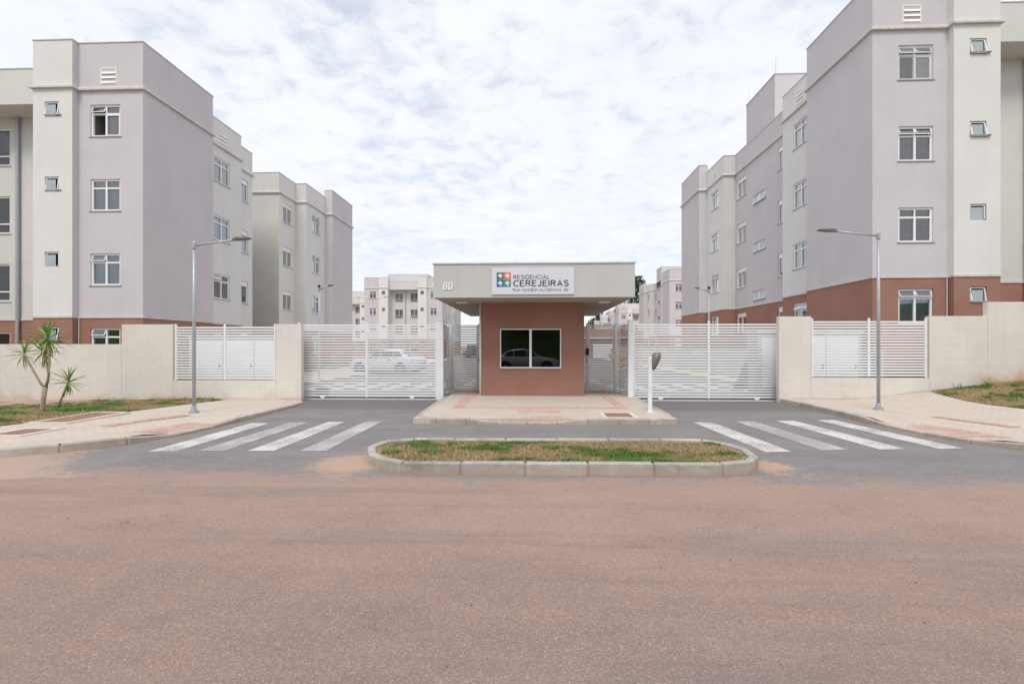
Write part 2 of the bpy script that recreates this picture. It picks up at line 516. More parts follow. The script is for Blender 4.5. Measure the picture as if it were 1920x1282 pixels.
# kerb concrete, soil-stained low down
m, nt, b, geo = raw('kerb_concrete', 0.9)
p = tpos(nt, geo)
n1 = tnoise(nt, geo, 3.5, 5, 0.65)
c = tmix(nt, tramp(nt, n1, 0.3, 0.7), (0.40, 0.37, 0.335), (0.56, 0.515, 0.465))
c = tmix(nt, tm(nt, 'MULTIPLY', tramp(nt, tnoise(nt, geo, 2.2, 4, 0.6, (1, 1, 2), (4, 4, 4)), 0.52, 0.68), 0.6), c, (0.25, 0.24, 0.235))
zz = tm(nt, 'ADD', p[2], tm(nt, 'MULTIPLY', tm(nt, 'SUBTRACT', n1, 0.5), 0.16))
c = tmix(nt, tm(nt, 'MULTIPLY', tramp(nt, zz, 0.095, 0.005), 0.7), c, (0.58, 0.39, 0.28))
oi = nt.nodes.new('ShaderNodeObjectInfo')
c = tmul(nt, oi.outputs['Random'], c, 0.80)
nt.links.new(c, b.inputs['Base Color'])
addbump(nt, b, tnoise(nt, geo, 35, 5, 0.75), 0.6, 0.01)
M['kerb'] = m
M['concrete_edge'] = mat('pale_concrete_edge', (0.60, 0.52, 0.45), (0.68, 0.61, 0.54), 0.9, nscale=6, bscale=40, bstr=0.3)

# worn white road paint
m, nt, b, geo = raw('worn_white_paint', 0.75)
w = tnoise(nt, geo, 26, 5, 0.8)
w2 = tnoise(nt, geo, 1.4, 4, 0.6, None, (5, 1, 0))
wear = tramp(nt, tm(nt, 'ADD', w, tm(nt, 'MULTIPLY', w2, 0.75)), 0.70, 0.95)
c = tmix(nt, wear, (0.35, 0.325, 0.315), (0.66, 0.635, 0.61))
c = tmul(nt, tramp(nt, tnoise(nt, geo, 90, 3, 0.8), 0.3, 0.6), c, 0.86)
nt.links.new(c, b.inputs['Base Color'])
addbump(nt, b, tnoise(nt, geo, 70, 4, 0.8), 0.4, 0.006)
M['paint'] = m
m2 = m.copy()
m2.name = 'faded_white_paint'
for n in m2.node_tree.nodes:
    if n.type == 'MAP_RANGE' and abs(n.inputs[1].default_value - 0.70) < 1e-4:
        n.inputs[1].default_value, n.inputs[2].default_value = 0.80, 1.14
M['paint_faded'] = m2

# dry lawn soil and blades
def lawn(name, g1, g2, d1, d2, thr, soft=0.10):
    m, nt, b, geo = raw(name, 0.9)
    pn = tnoise(nt, geo, 1.15, 5, 0.62, (0.75, 1.3, 1.0), (2.3, 0.7, 0))
    px = tpos(nt, geo)
    k = tramp(nt, pn, thr - soft, thr + soft)
    v = tnoise(nt, geo, 19, 3, 0.7)
    vv = tramp(nt, v, 0.3, 0.7)
    c = tmix(nt, k, tmix(nt, vv, d1, d2), tmix(nt, vv, g1, g2))
    nt.links.new(c, b.inputs['Base Color'])
    addbump(nt, b, tnoise(nt, geo, 50, 4, 0.8), 0.8, 0.02)
    b.inputs['Specular IOR Level'].default_value = 0.2
    return m
M['soil'] = lawn('dry_lawn_ground', (0.10, 0.13, 0.04), (0.17, 0.16, 0.075), (0.42, 0.29, 0.19), (0.33, 0.23, 0.145), 0.55)
M['blade'] = lawn('lawn_blades', (0.085, 0.20, 0.03), (0.15, 0.25, 0.05), (0.52, 0.40, 0.235), (0.40, 0.32, 0.17), 0.54, 0.06)
M['weed'] = mat('bright_green_weed', (0.06, 0.22, 0.03), (0.11, 0.30, 0.05), 0.7, nscale=12)
M['tuft'] = mat('green_grass_tuft', (0.10, 0.20, 0.035), (0.20, 0.28, 0.075), 0.8, nscale=5)
M['leaf'] = mat('yucca_leaf', (0.10, 0.28, 0.035), (0.22, 0.42, 0.07), 0.45, nscale=9, ndet=2)
M['leaf_old'] = mat('yucca_drooping_leaf', (0.27, 0.34, 0.075), (0.42, 0.42, 0.13), 0.55, nscale=9, ndet=2)
M['tree_leaf'] = mat('tree_foliage', (0.035, 0.065, 0.022), (0.08, 0.12, 0.04), 0.7, nscale=1.3)
M['trunk'] = mat('tree_bark', (0.10, 0.075, 0.055), (0.16, 0.12, 0.09), 0.9, nscale=6)
M['hill'] = mat('grassy_bank', (0.06, 0.12, 0.035), (0.12, 0.18, 0.055), 0.95, nscale=0.6, bscale=4, bstr=1.0, bdist=0.3)
M['earth'] = mat('bare_earth', (0.40, 0.27, 0.19), (0.30, 0.21, 0.14), 0.95, nscale=0.5)

# ------------------------------------------------------------------ ground, street, driveway
def zL(x, y):
    t = min(max((y - 9.5) / 4.5, 0), 1)
    z = 0.12 - 0.09 * t
    if 7.9 < y < 10.1 and x > -7.6:
        k = min((y - 7.9) / .5, (10.1 - y) / .5, 1.0) * min(max((x + 7.6) / 1.0, 0), 1)
        z -= 0.078 * k
    if x < -9.2:
        z -= min((-9.2 - x) * 0.022, 0.2) * (0.4 + 0.6 * t)
    return z
def zR(x, y):
    t = min(max((y - 8.0) / 6.0, 0), 1)
    z = 0.12 + max(0.0, x - 9.3) * 0.125 * t * t
    if 7.9 < y < 10.3 and x < 8.4:
        k = min((y - 7.9) / .5, (10.3 - y) / .5, 1.0) * min(max((8.4 - x) / 1.0, 0), 1)
        z -= 0.078 * k
    return z
g = MB()
g.poly([(-900, -900, -0.35), (900, -900, -0.35), (900, 1500, -0.35), (-900, 1500, -0.35)])
struct('ground', g.mesh('ground', M['earth']))
g = MB()
g.poly([(-90, -6.2, 0.0), (90, -6.2, 0.0), (90, 6.6, 0.0), (-90, 6.6, 0.0)])
struct('street', g.mesh('street', M['street']))
g = MB()
edge = []
xx = -15.0
while xx <= 15.0:
    w = 0.07 * math.sin(xx * .9) + 0.05 * math.sin(xx * 2.3 + 1) + 0.03 * math.sin(xx * 9.1) + random.uniform(-.03, .03)
    bend = 0.0
    edge.append((xx, 5.72 + w + bend, 0.004))
    xx += 0.07
g.poly(edge + [(15, 16.0, 0.004), (-15, 16.0, 0.004)])
for a_, b_ in zip(edge, edge[1:]):
    g.poly([(a_[0], a_[1] - .09, 0.0006), (b_[0], b_[1] - .09, 0.0006), b_, a_])
driveway = struct('driveway', g.mesh('driveway', M['drive']))
g = MB()
g.box(-12.5, 10.6, 15.995, 130, -0.3, 0.004)
yard = struct('yard_road', g.mesh('yard_road', M['drive']))

# crossing stripes painted on the driveway
SL = [[(-5.81, 9.84), (-5.45, 9.87), (-5.40, 7.16), (-5.82, 7.12)], [(-5.05, 9.93), (-4.69, 9.96), (-4.68, 7.2), (-5.10, 7.18)],
      [(-4.29, 10.06), (-3.93, 10.1), (-3.93, 7.25), (-4.33, 7.22)], [(-3.52, 10.12), (-3.17, 10.18), (-3.13, 7.27), (-3.53, 7.23)]]
SR = [[(3.41, 10.31), (3.80, 10.32), (3.95, 7.5), (3.54, 7.45)], [(4.34, 10.45), (4.74, 10.5), (4.89, 7.68), (4.46, 7.6)],
      [(5.25, 10.58), (5.64, 10.63), (5.82, 7.77), (5.40, 7.71)], [(6.18, 10.72), (6.56, 10.76), (6.76, 7.83), (6.35, 7.79)]]
for k, q in enumerate(SL + SR):
    g = MB()
    g.poly([(x, y, 0.008) for x, y in reversed(q)])
    link('crossing_stripe', g.mesh('crossing_stripe', M['paint_faded'] if k in (1, 3, 5) else M['paint']), driveway)
# raised crossing inside the gates
sm = MB()
sm.poly([(-0.22, -1.5, 0), (0.22, -1.5, 0), (0.22, 1.5, 0), (-0.22, 1.5, 0)])
sme = sm.mesh('yard_stripe', M['paint'])
for k in range(19):
    x = -8.2 + k * 0.95
    if abs(x - 0.1) < 1.9:
        continue
    link('crossing_stripe', sme, yard, (x, 19.2, 0.0085))
for k in range(7):
    for sx in (-8.9, 6.6):
        g = MB()
        g.poly([(sx, 24 + k * 2.5, 0.0085), (sx + 4.6 if sx > 0 else sx + 4.6, 24 + k * 2.5, 0.0085), (sx + 4.6, 24.1 + k * 2.5, 0.0085), (sx, 24.1 + k * 2.5, 0.0085)])
        if k < 6 and sx < 0:
            link('parking_line', g.mesh('parking_line', M['paint']), yard)

# sidewalks
KL = [(-6.78, 13.98), (-6.38, 13.3), (-6.24, 12.3), (-6.19, 11.1), (-6.18, 9.9), (-6.21, 8.9), (-6.36, 7.95), (-6.70, 7.36), (-7.16, 6.95), (-7.9, 6.5), (-9.0, 6.15), (-11.0, 5.95), (-20, 5.85), (-60, 5.85)]
IL = [(-7.4, 13.98), (-8.2, 13.98), (-8.9, 13.98), (-9.1, 13.2), (-9.18, 12.4), (-9.26, 11.5), (-9.36, 10.6), (-9.5, 9.9), (-9.65, 9.2), (-10.0, 8.5), (-10.8, 8.2), (-12.2, 8.05), (-20, 7.95), (-60, 7.95)]
KR = [(7.02, 13.98), (7.12, 13.2), (7.10, 12.1), (7.0, 11.0), (6.98, 10.2), (7.04, 9.5), (7.14, 8.6), (7.26, 8.05), (7.55, 7.6), (8.1, 7.1), (9.0, 6.6), (10.5, 6.2), (13, 6.0), (60, 5.9)]
IR = [(8.0, 13.98), (9.0, 13.98), (10.2, 13.98), (11.1, 13.9), (11.0, 13.2), (10.9, 12.6), (10.92, 12.0), (11.1, 11.4), (11.6, 10.8), (12.4, 10.2), (13.6, 9.6), (15.5, 9.1), (19, 8.8), (60, 8.6)]
def dense(p, m=5):
    out = []
    for (x0, y0), (x1, y1) in zip(p, p[1:]):
        out += [(x0 + (x1 - x0) * k / m, y0 + (y1 - y0) * k / m) for k in range(m)]
    return out + [p[-1]]
def strip(a, b, n, zf, dz=0.0):
    a, b = dense(a), dense(b)
    g = MB()
    rows = []
    for (x0, y0), (x1, y1) in zip(a, b):
        rows.append([(x0 + (x1 - x0) * k / n, y0 + (y1 - y0) * k / n) for k in range(n + 1)])
    for r0, r1 in zip(rows, rows[1:]):
        for k in range(n):
            q = [r0[k], r0[k + 1], r1[k + 1], r1[k]]
            g.poly([(x, y, zf(x, y) + dz) for x, y in q])
    return g
def weld(me):
    bm = bmesh.new()
    bm.from_mesh(me)
    bmesh.ops.remove_doubles(bm, verts=bm.verts, dist=1e-4)
    bmesh.ops.recalc_face_normals(bm, faces=bm.faces)
    up = sum(f.normal.z for f in bm.faces)
    if up < 0:
        bmesh.ops.reverse_faces(bm, faces=bm.faces)
    bm.to_mesh(me)
    bm.free()
    return me
def inset(pts, d):
    out = []
    for i, p in enumerate(pts):
        a = Vector(pts[max(i - 1, 0)])
        c = Vector(pts[min(i + 1, len(pts) - 1)])
        t = (c - a).normalized()
        out.append((p[0] + t.y * d, p[1] - t.x * d))
    return out
walk_l = struct('sidewalk_left', weld(strip(inset(KL, 0.11), IL, 10, zL).mesh('sidewalk_left', M['paver'])))
walk_r = struct('sidewalk_right', weld(strip(inset(KR, -0.11), IR, 10, zR).mesh('sidewalk_right', M['paver'])))
GL0 = IL[3:]
GL1 = [(-9.15, 13.98), (-9.6, 13.98), (-10.2, 13.98), (-10.9, 13.98), (-11.6, 13.98), (-12.4, 13.98), (-13.4, 13.98), (-14.6, 13.98), (-16, 13.98), (-24, 13.98), (-60, 13.98)]
lawn_l = weld(strip(GL0, GL1, 6, zL, 0.012).mesh('verge_left', M['soil']))
struct('grass_verge_left', lawn_l)
GR0 = IR[3:]
GR1 = [(11.35, 13.98), (11.7, 13.98), (12.0, 13.98), (12.3, 13.98), (12.6, 13.98), (13.1, 13.98), (13.8, 13.98), (15, 13.98), (17, 13.98), (22, 13.98), (60, 13.98)]
lawn_r = weld(strip(GR0, GR1, 6, zR, 0.012).mesh('verge_right', M['soil']))
struct('grass_verge_right', lawn_r)

# kerbs made of separate stones
def kerb(name, pts, width, heights, side, stone=0.82, closed=False, zbase=-0.05):
    # side: +1 = width grows to the left of travel
    P = [Vector(p) for p in pts]
    if closed:
        P.append(P[0].copy())
    L = [0.0]
    for a, c in zip(P, P[1:]):
        L.append(L[-1] + (c - a).length)
    def at(s):
        s = min(max(s, 0), L[-1])
        for i in range(len(P) - 1):
            if s <= L[i + 1] + 1e-9:
                return P[i].lerp(P[i + 1], (s - L[i]) / max(L[i + 1] - L[i], 1e-9))
        return P[-1].copy()
    cuts = [0.0]
    if closed:
        cuts = L[:]
        extra = []
        for a, c in zip(L, L[1:]):
            n = max(1, round((c - a) / stone))
            extra += [a + (c - a) * k / n for k in range(n)]
        cuts = extra + [L[-1]]
    else:
        n = max(1, round(L[-1] / stone))
        cuts = [L[-1] * k / n for k in range(n + 1)]
    if len(cuts) > 120:
        cuts = cuts[:120]
    ptsc = [at(s) for s in cuts]
    def nrm(i):
        if closed:
            a, c = ptsc[(i - 1) % (len(ptsc) - 1)], ptsc[(i + 1) % (len(ptsc) - 1)]
            d1 = (ptsc[i] - a).normalized()
            d2 = (c - ptsc[i]).normalized()
        else:
            d1 = (ptsc[i] - ptsc[max(i - 1, 0)])
            d2 = (ptsc[min(i + 1, len(ptsc) - 1)] - ptsc[i])
            d1 = d1.normalized() if d1.length else d2.normalized()
            d2 = d2.normalized() if d2.length else d1
        n1, n2 = Vector((-d1.y, d1.x)), Vector((-d2.y, d2.x))
        h = (n1 + n2).normalized()
        return h * (1.0 / max(h.dot(n1), 0.5)) * side
    core = MB()
    stones = []
    for i in range(len(ptsc) - 1):
        a, c = ptsc[i], ptsc[i + 1]
        na, nc = nrm(i), nrm(i + 1)
        d = (c - a).normalized()
        hz = [heights(*a), heights(*c)]
        core.prism([a + na * 0.022, c + nc * 0.022, c + nc * (width - 0.012), a + na * (width - 0.012)], zbase, 0, 0, [hz[0] - .03, hz[1] - .03, hz[1] - .03, hz[0] - .03])
        gp = 0.009
        j = [random.uniform(-0.005, 0.005) for _ in range(4)]
        s = MB()
        q = [a + na * j[0] + d * gp, c + nc * j[1] - d * gp, c + nc * width - d * gp, a + na * width + d * gp]
        dz = random.uniform(-0.004, 0.004)
        s.prism(q, zbase, 0, 0, [hz[0] + dz, hz[1] + dz, hz[1] + dz, hz[0] + dz])
        stones.append(s.mesh('kerb_stone', M['kerb'], bevel=0.016))
    root = struct(name, core.mesh(name, M['kerb']))
    for me in stones:
        link('kerb_stone', me, root)
    return root
def hL(x, y):
    z = zL(x, y) + 0.004
    return z
def hR(x, y):
    z = zR(x, y) + 0.004
    return z
kerb('kerb_left', KL[:13], 0.13, hL, -1)
kerb('kerb_right', KR[:13], 0.13, hR, 1)

# planted strip in front of the gatehouse
MED = [(-1.62, 5.97), (-0.87, 5.98), (-0.07, 6.0), (0.71, 6.02), (1.52, 6.04), (2.37, 6.06), (2.78, 6.2), (3.0, 6.5), (3.08, 7.0), (2.97, 7.4), (2.68, 7.70), (2.0, 7.71), (1.2, 7.69), (0.4, 7.67), (-0.4, 7.65), (-1.2, 7.62), (-1.85, 7.60), (-2.28, 7.40), (-2.38, 6.95), (-2.22, 6.5), (-1.96, 6.17)]
kerb('median_kerb', MED, 0.11, lambda x, y: 0.155, 1, 1.0, True)
g = MB()
ctr = Vector((0.38, 6.85))
ins = []
for p in MED:
    d = Vector(p) - ctr
    ins.append((p[0] - 0.10 * (1 if d.x > 0 else -1) * (abs(d.x) > 1.9), p[1] - 0.10 * (1 if d.y > 0 else -1)))
g.poly([(x, y, 0.118) for x, y in ins])
struct('median_soil', g.mesh('median_soil', M['soil']))

# gatehouse island
IS = [(-2.50, 9.86), (3.04, 9.95), (3.10, 14.6), (2.95, 22.5), (-2.7, 22.5), (-2.56, 14.6)]
g = MB()
g.prism([(-2.44, 9.92), (2.98, 10.0), (3.04, 14.6), (2.9, 22.5), (-2.65, 22.5), (-2.5, 14.6)], -0.2, 0.118)
island = struct('gatehouse_pavement', g.mesh('gatehouse_pavement', M['paver']))
def hI(x, y):
    return 0.05 if (-1.05 < x < 1.0 and y < 10.2) else 0.125
kerb('island_kerb', [(-2.56, 14.45), (-2.52, 11.2), (-2.50, 10.15), (-2.25, 9.86), (-1.4, 9.87), (-0.95, 9.875), (0.0, 9.89), (0.9, 9.905), (1.4, 9.915), (2.75, 9.94), (3.03, 10.2), (3.06, 11.4), (3.1, 14.45)], 0.13, hI, 1, 0.62)
# tactile tiles
tt = MB()
tt.box(-0.122, 0.122, -0.122, 0.122, 0.0, 0.006)
for i in range(4):
    for j in range(4):
        tt.box(-0.105 + i * 0.06, -0.075 + i * 0.06, -0.105 + j * 0.06, -0.075 + j * 0.06, 0.006, 0.010)
tme = tt.mesh('tactile_tile', M['tactile'])
spots = [(-1.8 + 0.25 * k, 11.72) for k in range(17)]
spots += [(-1.8, 11.97 + 0.25 * k) for k in range(16)] + [(2.2, 11.97 + 0.25 * k) for k in range(16)]
spots += [(-0.2 + 0.25 * i, 10.97 + 0.25 * j) for i in range(4) for j in range(2)]
spots += [(-0.05 + 0.25 * i, 10.16) for i in range(4)]
for x, y in spots:
    link('tactile_tile', tme, island, (x, y, 0.119))
def lay(parent, zf, x, y, rz):
    e = 0.12
    gx = (zf(x + e, y) - zf(x - e, y)) / (2 * e)
    gy = (zf(x, y + e) - zf(x, y - e)) / (2 * e)
    nrm = Vector((-gx, -gy, 1)).normalized()
    q = nrm.to_track_quat('Z', 'Y').to_matrix().to_4x4()
    yaw = math.atan2(q[1][0], q[0][0])
    rot = (q @ Matrix.Rotation(R(rz) - yaw, 4, 'Z')).to_euler()
    link('tactile_tile', tme, parent, (x, y, zf(x, y) + 0.005), rot)
def row(parent, zf, a, b, n, rz, dx=None):
    for k in range(n):
        t = k / (n - 1)
        x, y = a[0] + (b[0] - a[0]) * t, a[1] + (b[1] - a[1]) * t
        lay(parent, zf, x, y, rz)
        if dx:
            lay(parent, zf, x + dx, y, rz)
row(walk_l, zL, (-7.85, 8.75), (-7.49, 10.1), 6, -15)
row(walk_l, zL, (-6.64, 8.35), (-6.54, 9.36), 5, -6, -.25)
row(walk_r, zR, (7.38, 9.75), (7.56, 8.4), 6, 7.6, .25)
row(walk_r, zR, (8.52, 10.4), (8.82, 9.3), 5, 15)

# steel inspection covers
def cover(loc, w, d, rz, label, z):
    t = thing('inspection_cover', label, 'cover', (loc[0], loc[1], z), rz)
    fr = MB()
    b_ = 0.1
    for q in ((-w / 2 - b_, w / 2 + b_, -d / 2 - b_, -d / 2), (-w / 2 - b_, w / 2 + b_, d / 2, d / 2 + b_), (-w / 2 - b_, -w / 2, -d / 2, d / 2), (w / 2, w / 2 + b_, -d / 2, d / 2)):
        fr.box(*q, -0.05, 0.016)
    link('concrete_frame', fr.mesh('concrete_frame', M['concrete_edge']), t)
    p_ = MB()
    p_.box(-w / 2 + .004, w / 2 - .004, -d / 2 + .004, d / 2 - .004, -0.05, 0.010)
    link('cover_plate', p_.mesh('cover_plate', M['rust']), t)
cover((1.86, 10.45), 0.55, 0.62, 0, 'small rusty square cover in the pavement before the gatehouse', 0.119)
cover((-9.28, 9.62), 0.62, 1.35, R(3), 'long rusty cover with pale border where lawn meets sidewalk', zL(-9.28, 9.6) + 0.014)
cover((-8.72, 7.98), 0.5, 0.6, R(2), 'rusty cover with pale border set in the sidewalk beside the kerb', zL(-8.7, 8) + 0.003)

# rail strips under the gates
g = MB()
g.box(-7.0, -2.55, 14.38, 14.66, -0.1, 0.014)
struct('gate_threshold_left', g.mesh('gate_threshold', M['concrete_edge']))
g = MB()
g.box(3.12, 7.4, 14.38, 14.66, -0.1, 0.014)
struct('gate_threshold_right', g.mesh('gate_threshold', M['concrete_edge']))

# ground inside on both sides
g = MB()
g.box(-13.3, -9.2, 15.2, 60, -0.2, 0.10)
struct('yard_pavement_left', g.mesh('yard_pavement_left', M['paver']))
g = MB()
g.box(8.6, 9.7, 15.2, 60, -0.2, 0.10)
struct('yard_pavement_right', g.mesh('yard_pavement_right', M['paver']))
g = MB()
g.box(-14.1, -13.3, 15.2, 60, -0.2, 0.13)
struct('yard_grass_left', g.mesh('yard_grass_left', M['weed']))
g = MB()
g.box(9.7, 10.6, 15.2, 60, -0.2, 0.13)
struct('yard_grass_right', g.mesh('yard_grass_right', M['blade']))
g = MB()
g.box(10.85, 60, 15.3, 130, -0.3, 1.24)
struct('raised_terrace', g.mesh('raised_terrace', M['earth']))
rw = MB()
rw.box(10.6, 10.85, 15.3, 60, -0.3, 1.5)
tag(link('retaining_wall', rw.mesh('retaining_wall', M['box_white'])), 'low white retaining wall below the right apartment block', 'wall')

# ------------------------------------------------------------------ apartment blocks
W, D, PJ = 12.65, 20.5, 0.23
Z_BASE, Z_COR, Z_PAR, Z_PARW = 2.63, 10.87, 12.6, 12.1
LAV, WHT, CRM = 'lavender', 'white_wall', 'cream_wall'
FL = [2.7 * k for k in range(4)]
def A(u0, u1):  return [('A', u0, u1, 1.11 + f, 2.27 + f) for f in FL]
def B(u0, u1):  return [('B', u0, u1, 1.77 + f, 2.30 + f) for f in FL]
def C_(u0, u1): return [('C', u0, u1, 1.16 + f, 2.36 + f) for f in FL]
def D_(u0, u1): return [('D', u0, u1, 1.16 + f, 2.36 + f) for f in FL]
def F_(u0, u1): return [('F', u0, u1, 0.68 + f, 2.18 + f) for f in FL]
def E_(u0, u1): return [('E', u0, u1, 2.92 + f, 3.46 + f) for f in FL[:3]]
PTS = [((0, 0), LAV, Z_PAR, A(0.84, 1.96), True), ((2.43, 0), WHT, Z_PAR, [], False), ((2.43, -PJ), WHT, Z_PAR, B(0.5, 1.03), False), ((3.9, -PJ), WHT, Z_PAR, [], False),
       ((3.9, 1.5), CRM, Z_PARW, F_(0.65, 2.05) + F_(3.2, 4.6), False), ((8.75, 1.5), WHT, Z_PAR, [], False), ((8.75, -PJ), WHT, Z_PAR, B(0.44, 0.97), False), ((10.22, -PJ), LAV, Z_PAR, [], False),
       ((10.22, 0), LAV, Z_PAR, A(0.46, 1.58), True),
       ((W, 0), LAV, Z_PAR, [], False), ((W, 3.85), LAV, Z_PAR, [], False), ((W - .5, 3.85), WHT, Z_PARW, A(0.80, 1.98), True), ((W - .5, 6.75), WHT, Z_PARW, [], False),
       ((W - 1.2, 6.75), WHT, Z_PARW, D_(1.15, 1.75), False), ((W - 1.2, 8.9), CRM, Z_PARW, [], False), ((W - 4.2, 8.9), CRM, Z_PARW, [], False), ((W - 4.2, 11.7), CRM, Z_PARW, [], False),
       ((W - 1.2, 11.7), WHT, Z_PARW, C_(0.45, 1.6), False), ((W - 1.2, 13.75), CRM, Z_PARW, [], False), ((W - .5, 13.75), WHT, Z_PARW, A(0.85, 2.05), True), ((W - .5, 16.65), LAV, Z_PAR, [], False),
       ((W, 16.65), LAV, Z_PAR, [], False), ((W, D), LAV, Z_PAR, [], False),
       ((0, D), LAV, Z_PAR, [], False), ((0, 16.65), LAV, Z_PAR, [], False), ((.5, 16.65), WHT, Z_PARW, A(0.85, 2.05), True), ((.5, 13.75), CRM, Z_PARW, [], False),
       ((1.2, 13.75), LAV, Z_PARW, C_(0.25, 1.5) + E_(2.45, 3.85) + D_(5.15, 5.85), False), ((1.2, 6.75), WHT, Z_PARW, [], False), ((.5, 6.75), WHT, Z_PARW, A(0.92, 2.1), True),
       ((.5, 3.85), LAV, Z_PAR, [], False), ((0, 3.85), LAV, Z_PAR, [], False)]
NP = len(PTS)
PXY = [Vector(p[0]) for p in PTS]
def offs(d):
    out = []
    for i in range(NP):
        d1 = (PXY[i] - PXY[i - 1]).normalized()
        d2 = (PXY[(i + 1) % NP] - PXY[i]).normalized()
        n1, n2 = Vector((d1.y, -d1.x)), Vector((d2.y, -d2.x))
        out.append(PXY[i] + (n1 + n2) * d if n1.dot(n2) < 0.5 else PXY[i] + n1 * d)
    return out
MI = {LAV: 0, WHT: 1, CRM: 2}
REV = 0.075
def wall_edge(g, a, c, z0, z1, ops, mi, mint):
    d = c - a
    Ln = d.length
    d = d / Ln
    inn = Vector((-d.y, d.x))
    us = sorted({0.0, Ln, *[o[1] for o in ops], *[o[2] for o in ops]})
    zs = sorted({z0, z1, *[o[3] for o in ops], *[o[4] for o in ops]})
    def P(u, z, dep=0.0):
        q = a + d * u + inn * dep
        return (q.x, q.y, z)
    for i in range(len(us) - 1):
        for j in range(len(zs) - 1):
            um, zm = (us[i] + us[i + 1]) / 2, (zs[j] + zs[j + 1]) / 2
            if any(o[1] < um < o[2] and o[3] < zm < o[4] for o in ops):
                continue
            g.poly([P(us[i], zs[j]), P(us[i + 1], zs[j]), P(us[i + 1], zs[j + 1]), P(us[i], zs[j + 1])], mi)
    for _, u0, u1, za, zb in ops:
        for dep0, dep1, mm in ((0, REV + .06, mi), (REV + .06, 0.75, mint)):
            g.poly([P(u0, za, dep0), P(u0, za, dep1), P(u1, za, dep1), P(u1, za, dep0)], mm)
            g.poly([P(u0, zb, dep0), P(u1, zb, dep0), P(u1, zb, dep1), P(u0, zb, dep1)], mm)
            g.poly([P(u0, za, dep0), P(u0, zb, dep0), P(u0, zb, dep1), P(u0, za, dep1)], mm)
            g.poly([P(u1, za, dep0), P(u1, za, dep1), P(u1, zb, dep1), P(u1, zb, dep0)], mm)
        g.poly([P(u0, za, .75), P(u0, zb, .75), P(u1, zb, .75), P(u1, za, .75)], mint)
def shell(blank):
    up, lo = MB(), MB()
    for i in range(NP):
        a, c = PXY[i], PXY[(i + 1) % NP]
        ops = [] if i in blank else PTS[i][3]
        wall_edge(lo, a, c, -1.0, Z_BASE, [o for o in ops if o[4] < Z_BASE], 0, 1)
        wall_edge(up, a, c, Z_BASE, Z_COR, [o for o in ops if o[3] > Z_BASE], MI[PTS[i][1]], 3)
    return (lo.mesh('base_wall', [M['brown'], M['interior']], fix=False),
            up.mesh('upper_wall', [M['lavender'], M['white_wall'], M['cream_wall'], M['interior']], fix=False))
roof = MB()
roof.poly([(p.x, p.y, 11.5) for p in offs(-0.05)])
def ring(g, dout, din, z0, z1):
    o, n = offs(dout), offs(-din)
    for i in range(NP):
        j = (i + 1) % NP
        g.prism([o[i], o[j], n[j], n[i]], z0, z1)
cor, mou, par, cop = MB(), MB(), MB(), MB()
o_, n_ = offs(0.09), offs(-0.02)
for i in range(NP):
    j = (i + 1) % NP
    # sloped cornice
    q0, q1, q2, q3 = o_[i], o_[j], n_[j], n_[i]
    cor.prism([q0, q1, q2, q3], Z_COR, 0, 0, [Z_COR + .07, Z_COR + .07, Z_COR + .16, Z_COR + .16])
ring(mou, 0.028, 0.02, Z_BASE - 0.004, Z_BASE + 0.075)
o_, n_ = offs(0.0), offs(-0.14)
p_, r_ = offs(0.022), offs(-0.165)
lv = []
for i in range(NP):
    j = (i + 1) % NP
    par.prism([o_[i], o_[j], n_[j], n_[i]], Z_COR, PTS[i][2], MI[PTS[i][1]])
    cop.prism([p_[i], p_[j], r_[j], r_[i]], PTS[i][2] + .001, PTS[i][2] + .035)
    if PTS[i][4]:
        lv.append(i)
ME = {}
ME['lo'], ME['up'] = shell(())
ME['lo_blank'], ME['up_blank'] = shell((4,))
ME['roof'] = roof.mesh('roof', M['cream_wall'])
ME['cor'] = cor.mesh('cornice', M['trim'])
ME['mou'] = mou.mesh('band_moulding', M['trim'])
ME['par'] = par.mesh('parapet', [M['lavender'], M['white_wall'], M['cream_wall']])
ME['cop'] = cop.mesh('coping', M['coping'])
g = MB()
g.box(3.903, 8.747, 0.45, 1.499, 10.68, 12.0)
ME['beam'] = g.mesh('recess_beam', M['cream_wall'])
g = MB()
g.box(3.903, 8.747, 0.43, 0.60, 12.001, 12.035)
ME['beamcop'] = g.mesh('coping', M['coping'])
g = MB()
g.box(1.2, W - 4.2, 8.9, 12.2, 10.9, 14.4, 0)
ME['tower'] = g.mesh('stair_tower', M['lavender'])
g = MB()
g.box(1.17, W - 4.17, 8.87, 12.23, 14.401, 14.44)
ME['towercop'] = g.mesh('coping', M['coping'])
g = MB()
g.tube([(0, 0, 0), (0, 0, 0.9)], 0.012, 5)
ME['rod'] = g.mesh('lightning_rod', M['galv'])
g = MB()
g.tube([(0, 0, -1), (0, 0, 10.68)], 0.065, 10)
for z in (1.4, 3.9, 6.6, 9.3):
    g.tube([(0, 0, z), (0, 0, z + .05)], 0.075, 10)
ME['pipe'] = g.mesh('downpipe', M['galv'], smooth=False)
g = MB()
g.tube([(0, 0, -1), (0, 0, 2.6)], 0.022, 6)
ME['conduit'] = g.mesh('conduit', M['coping'])
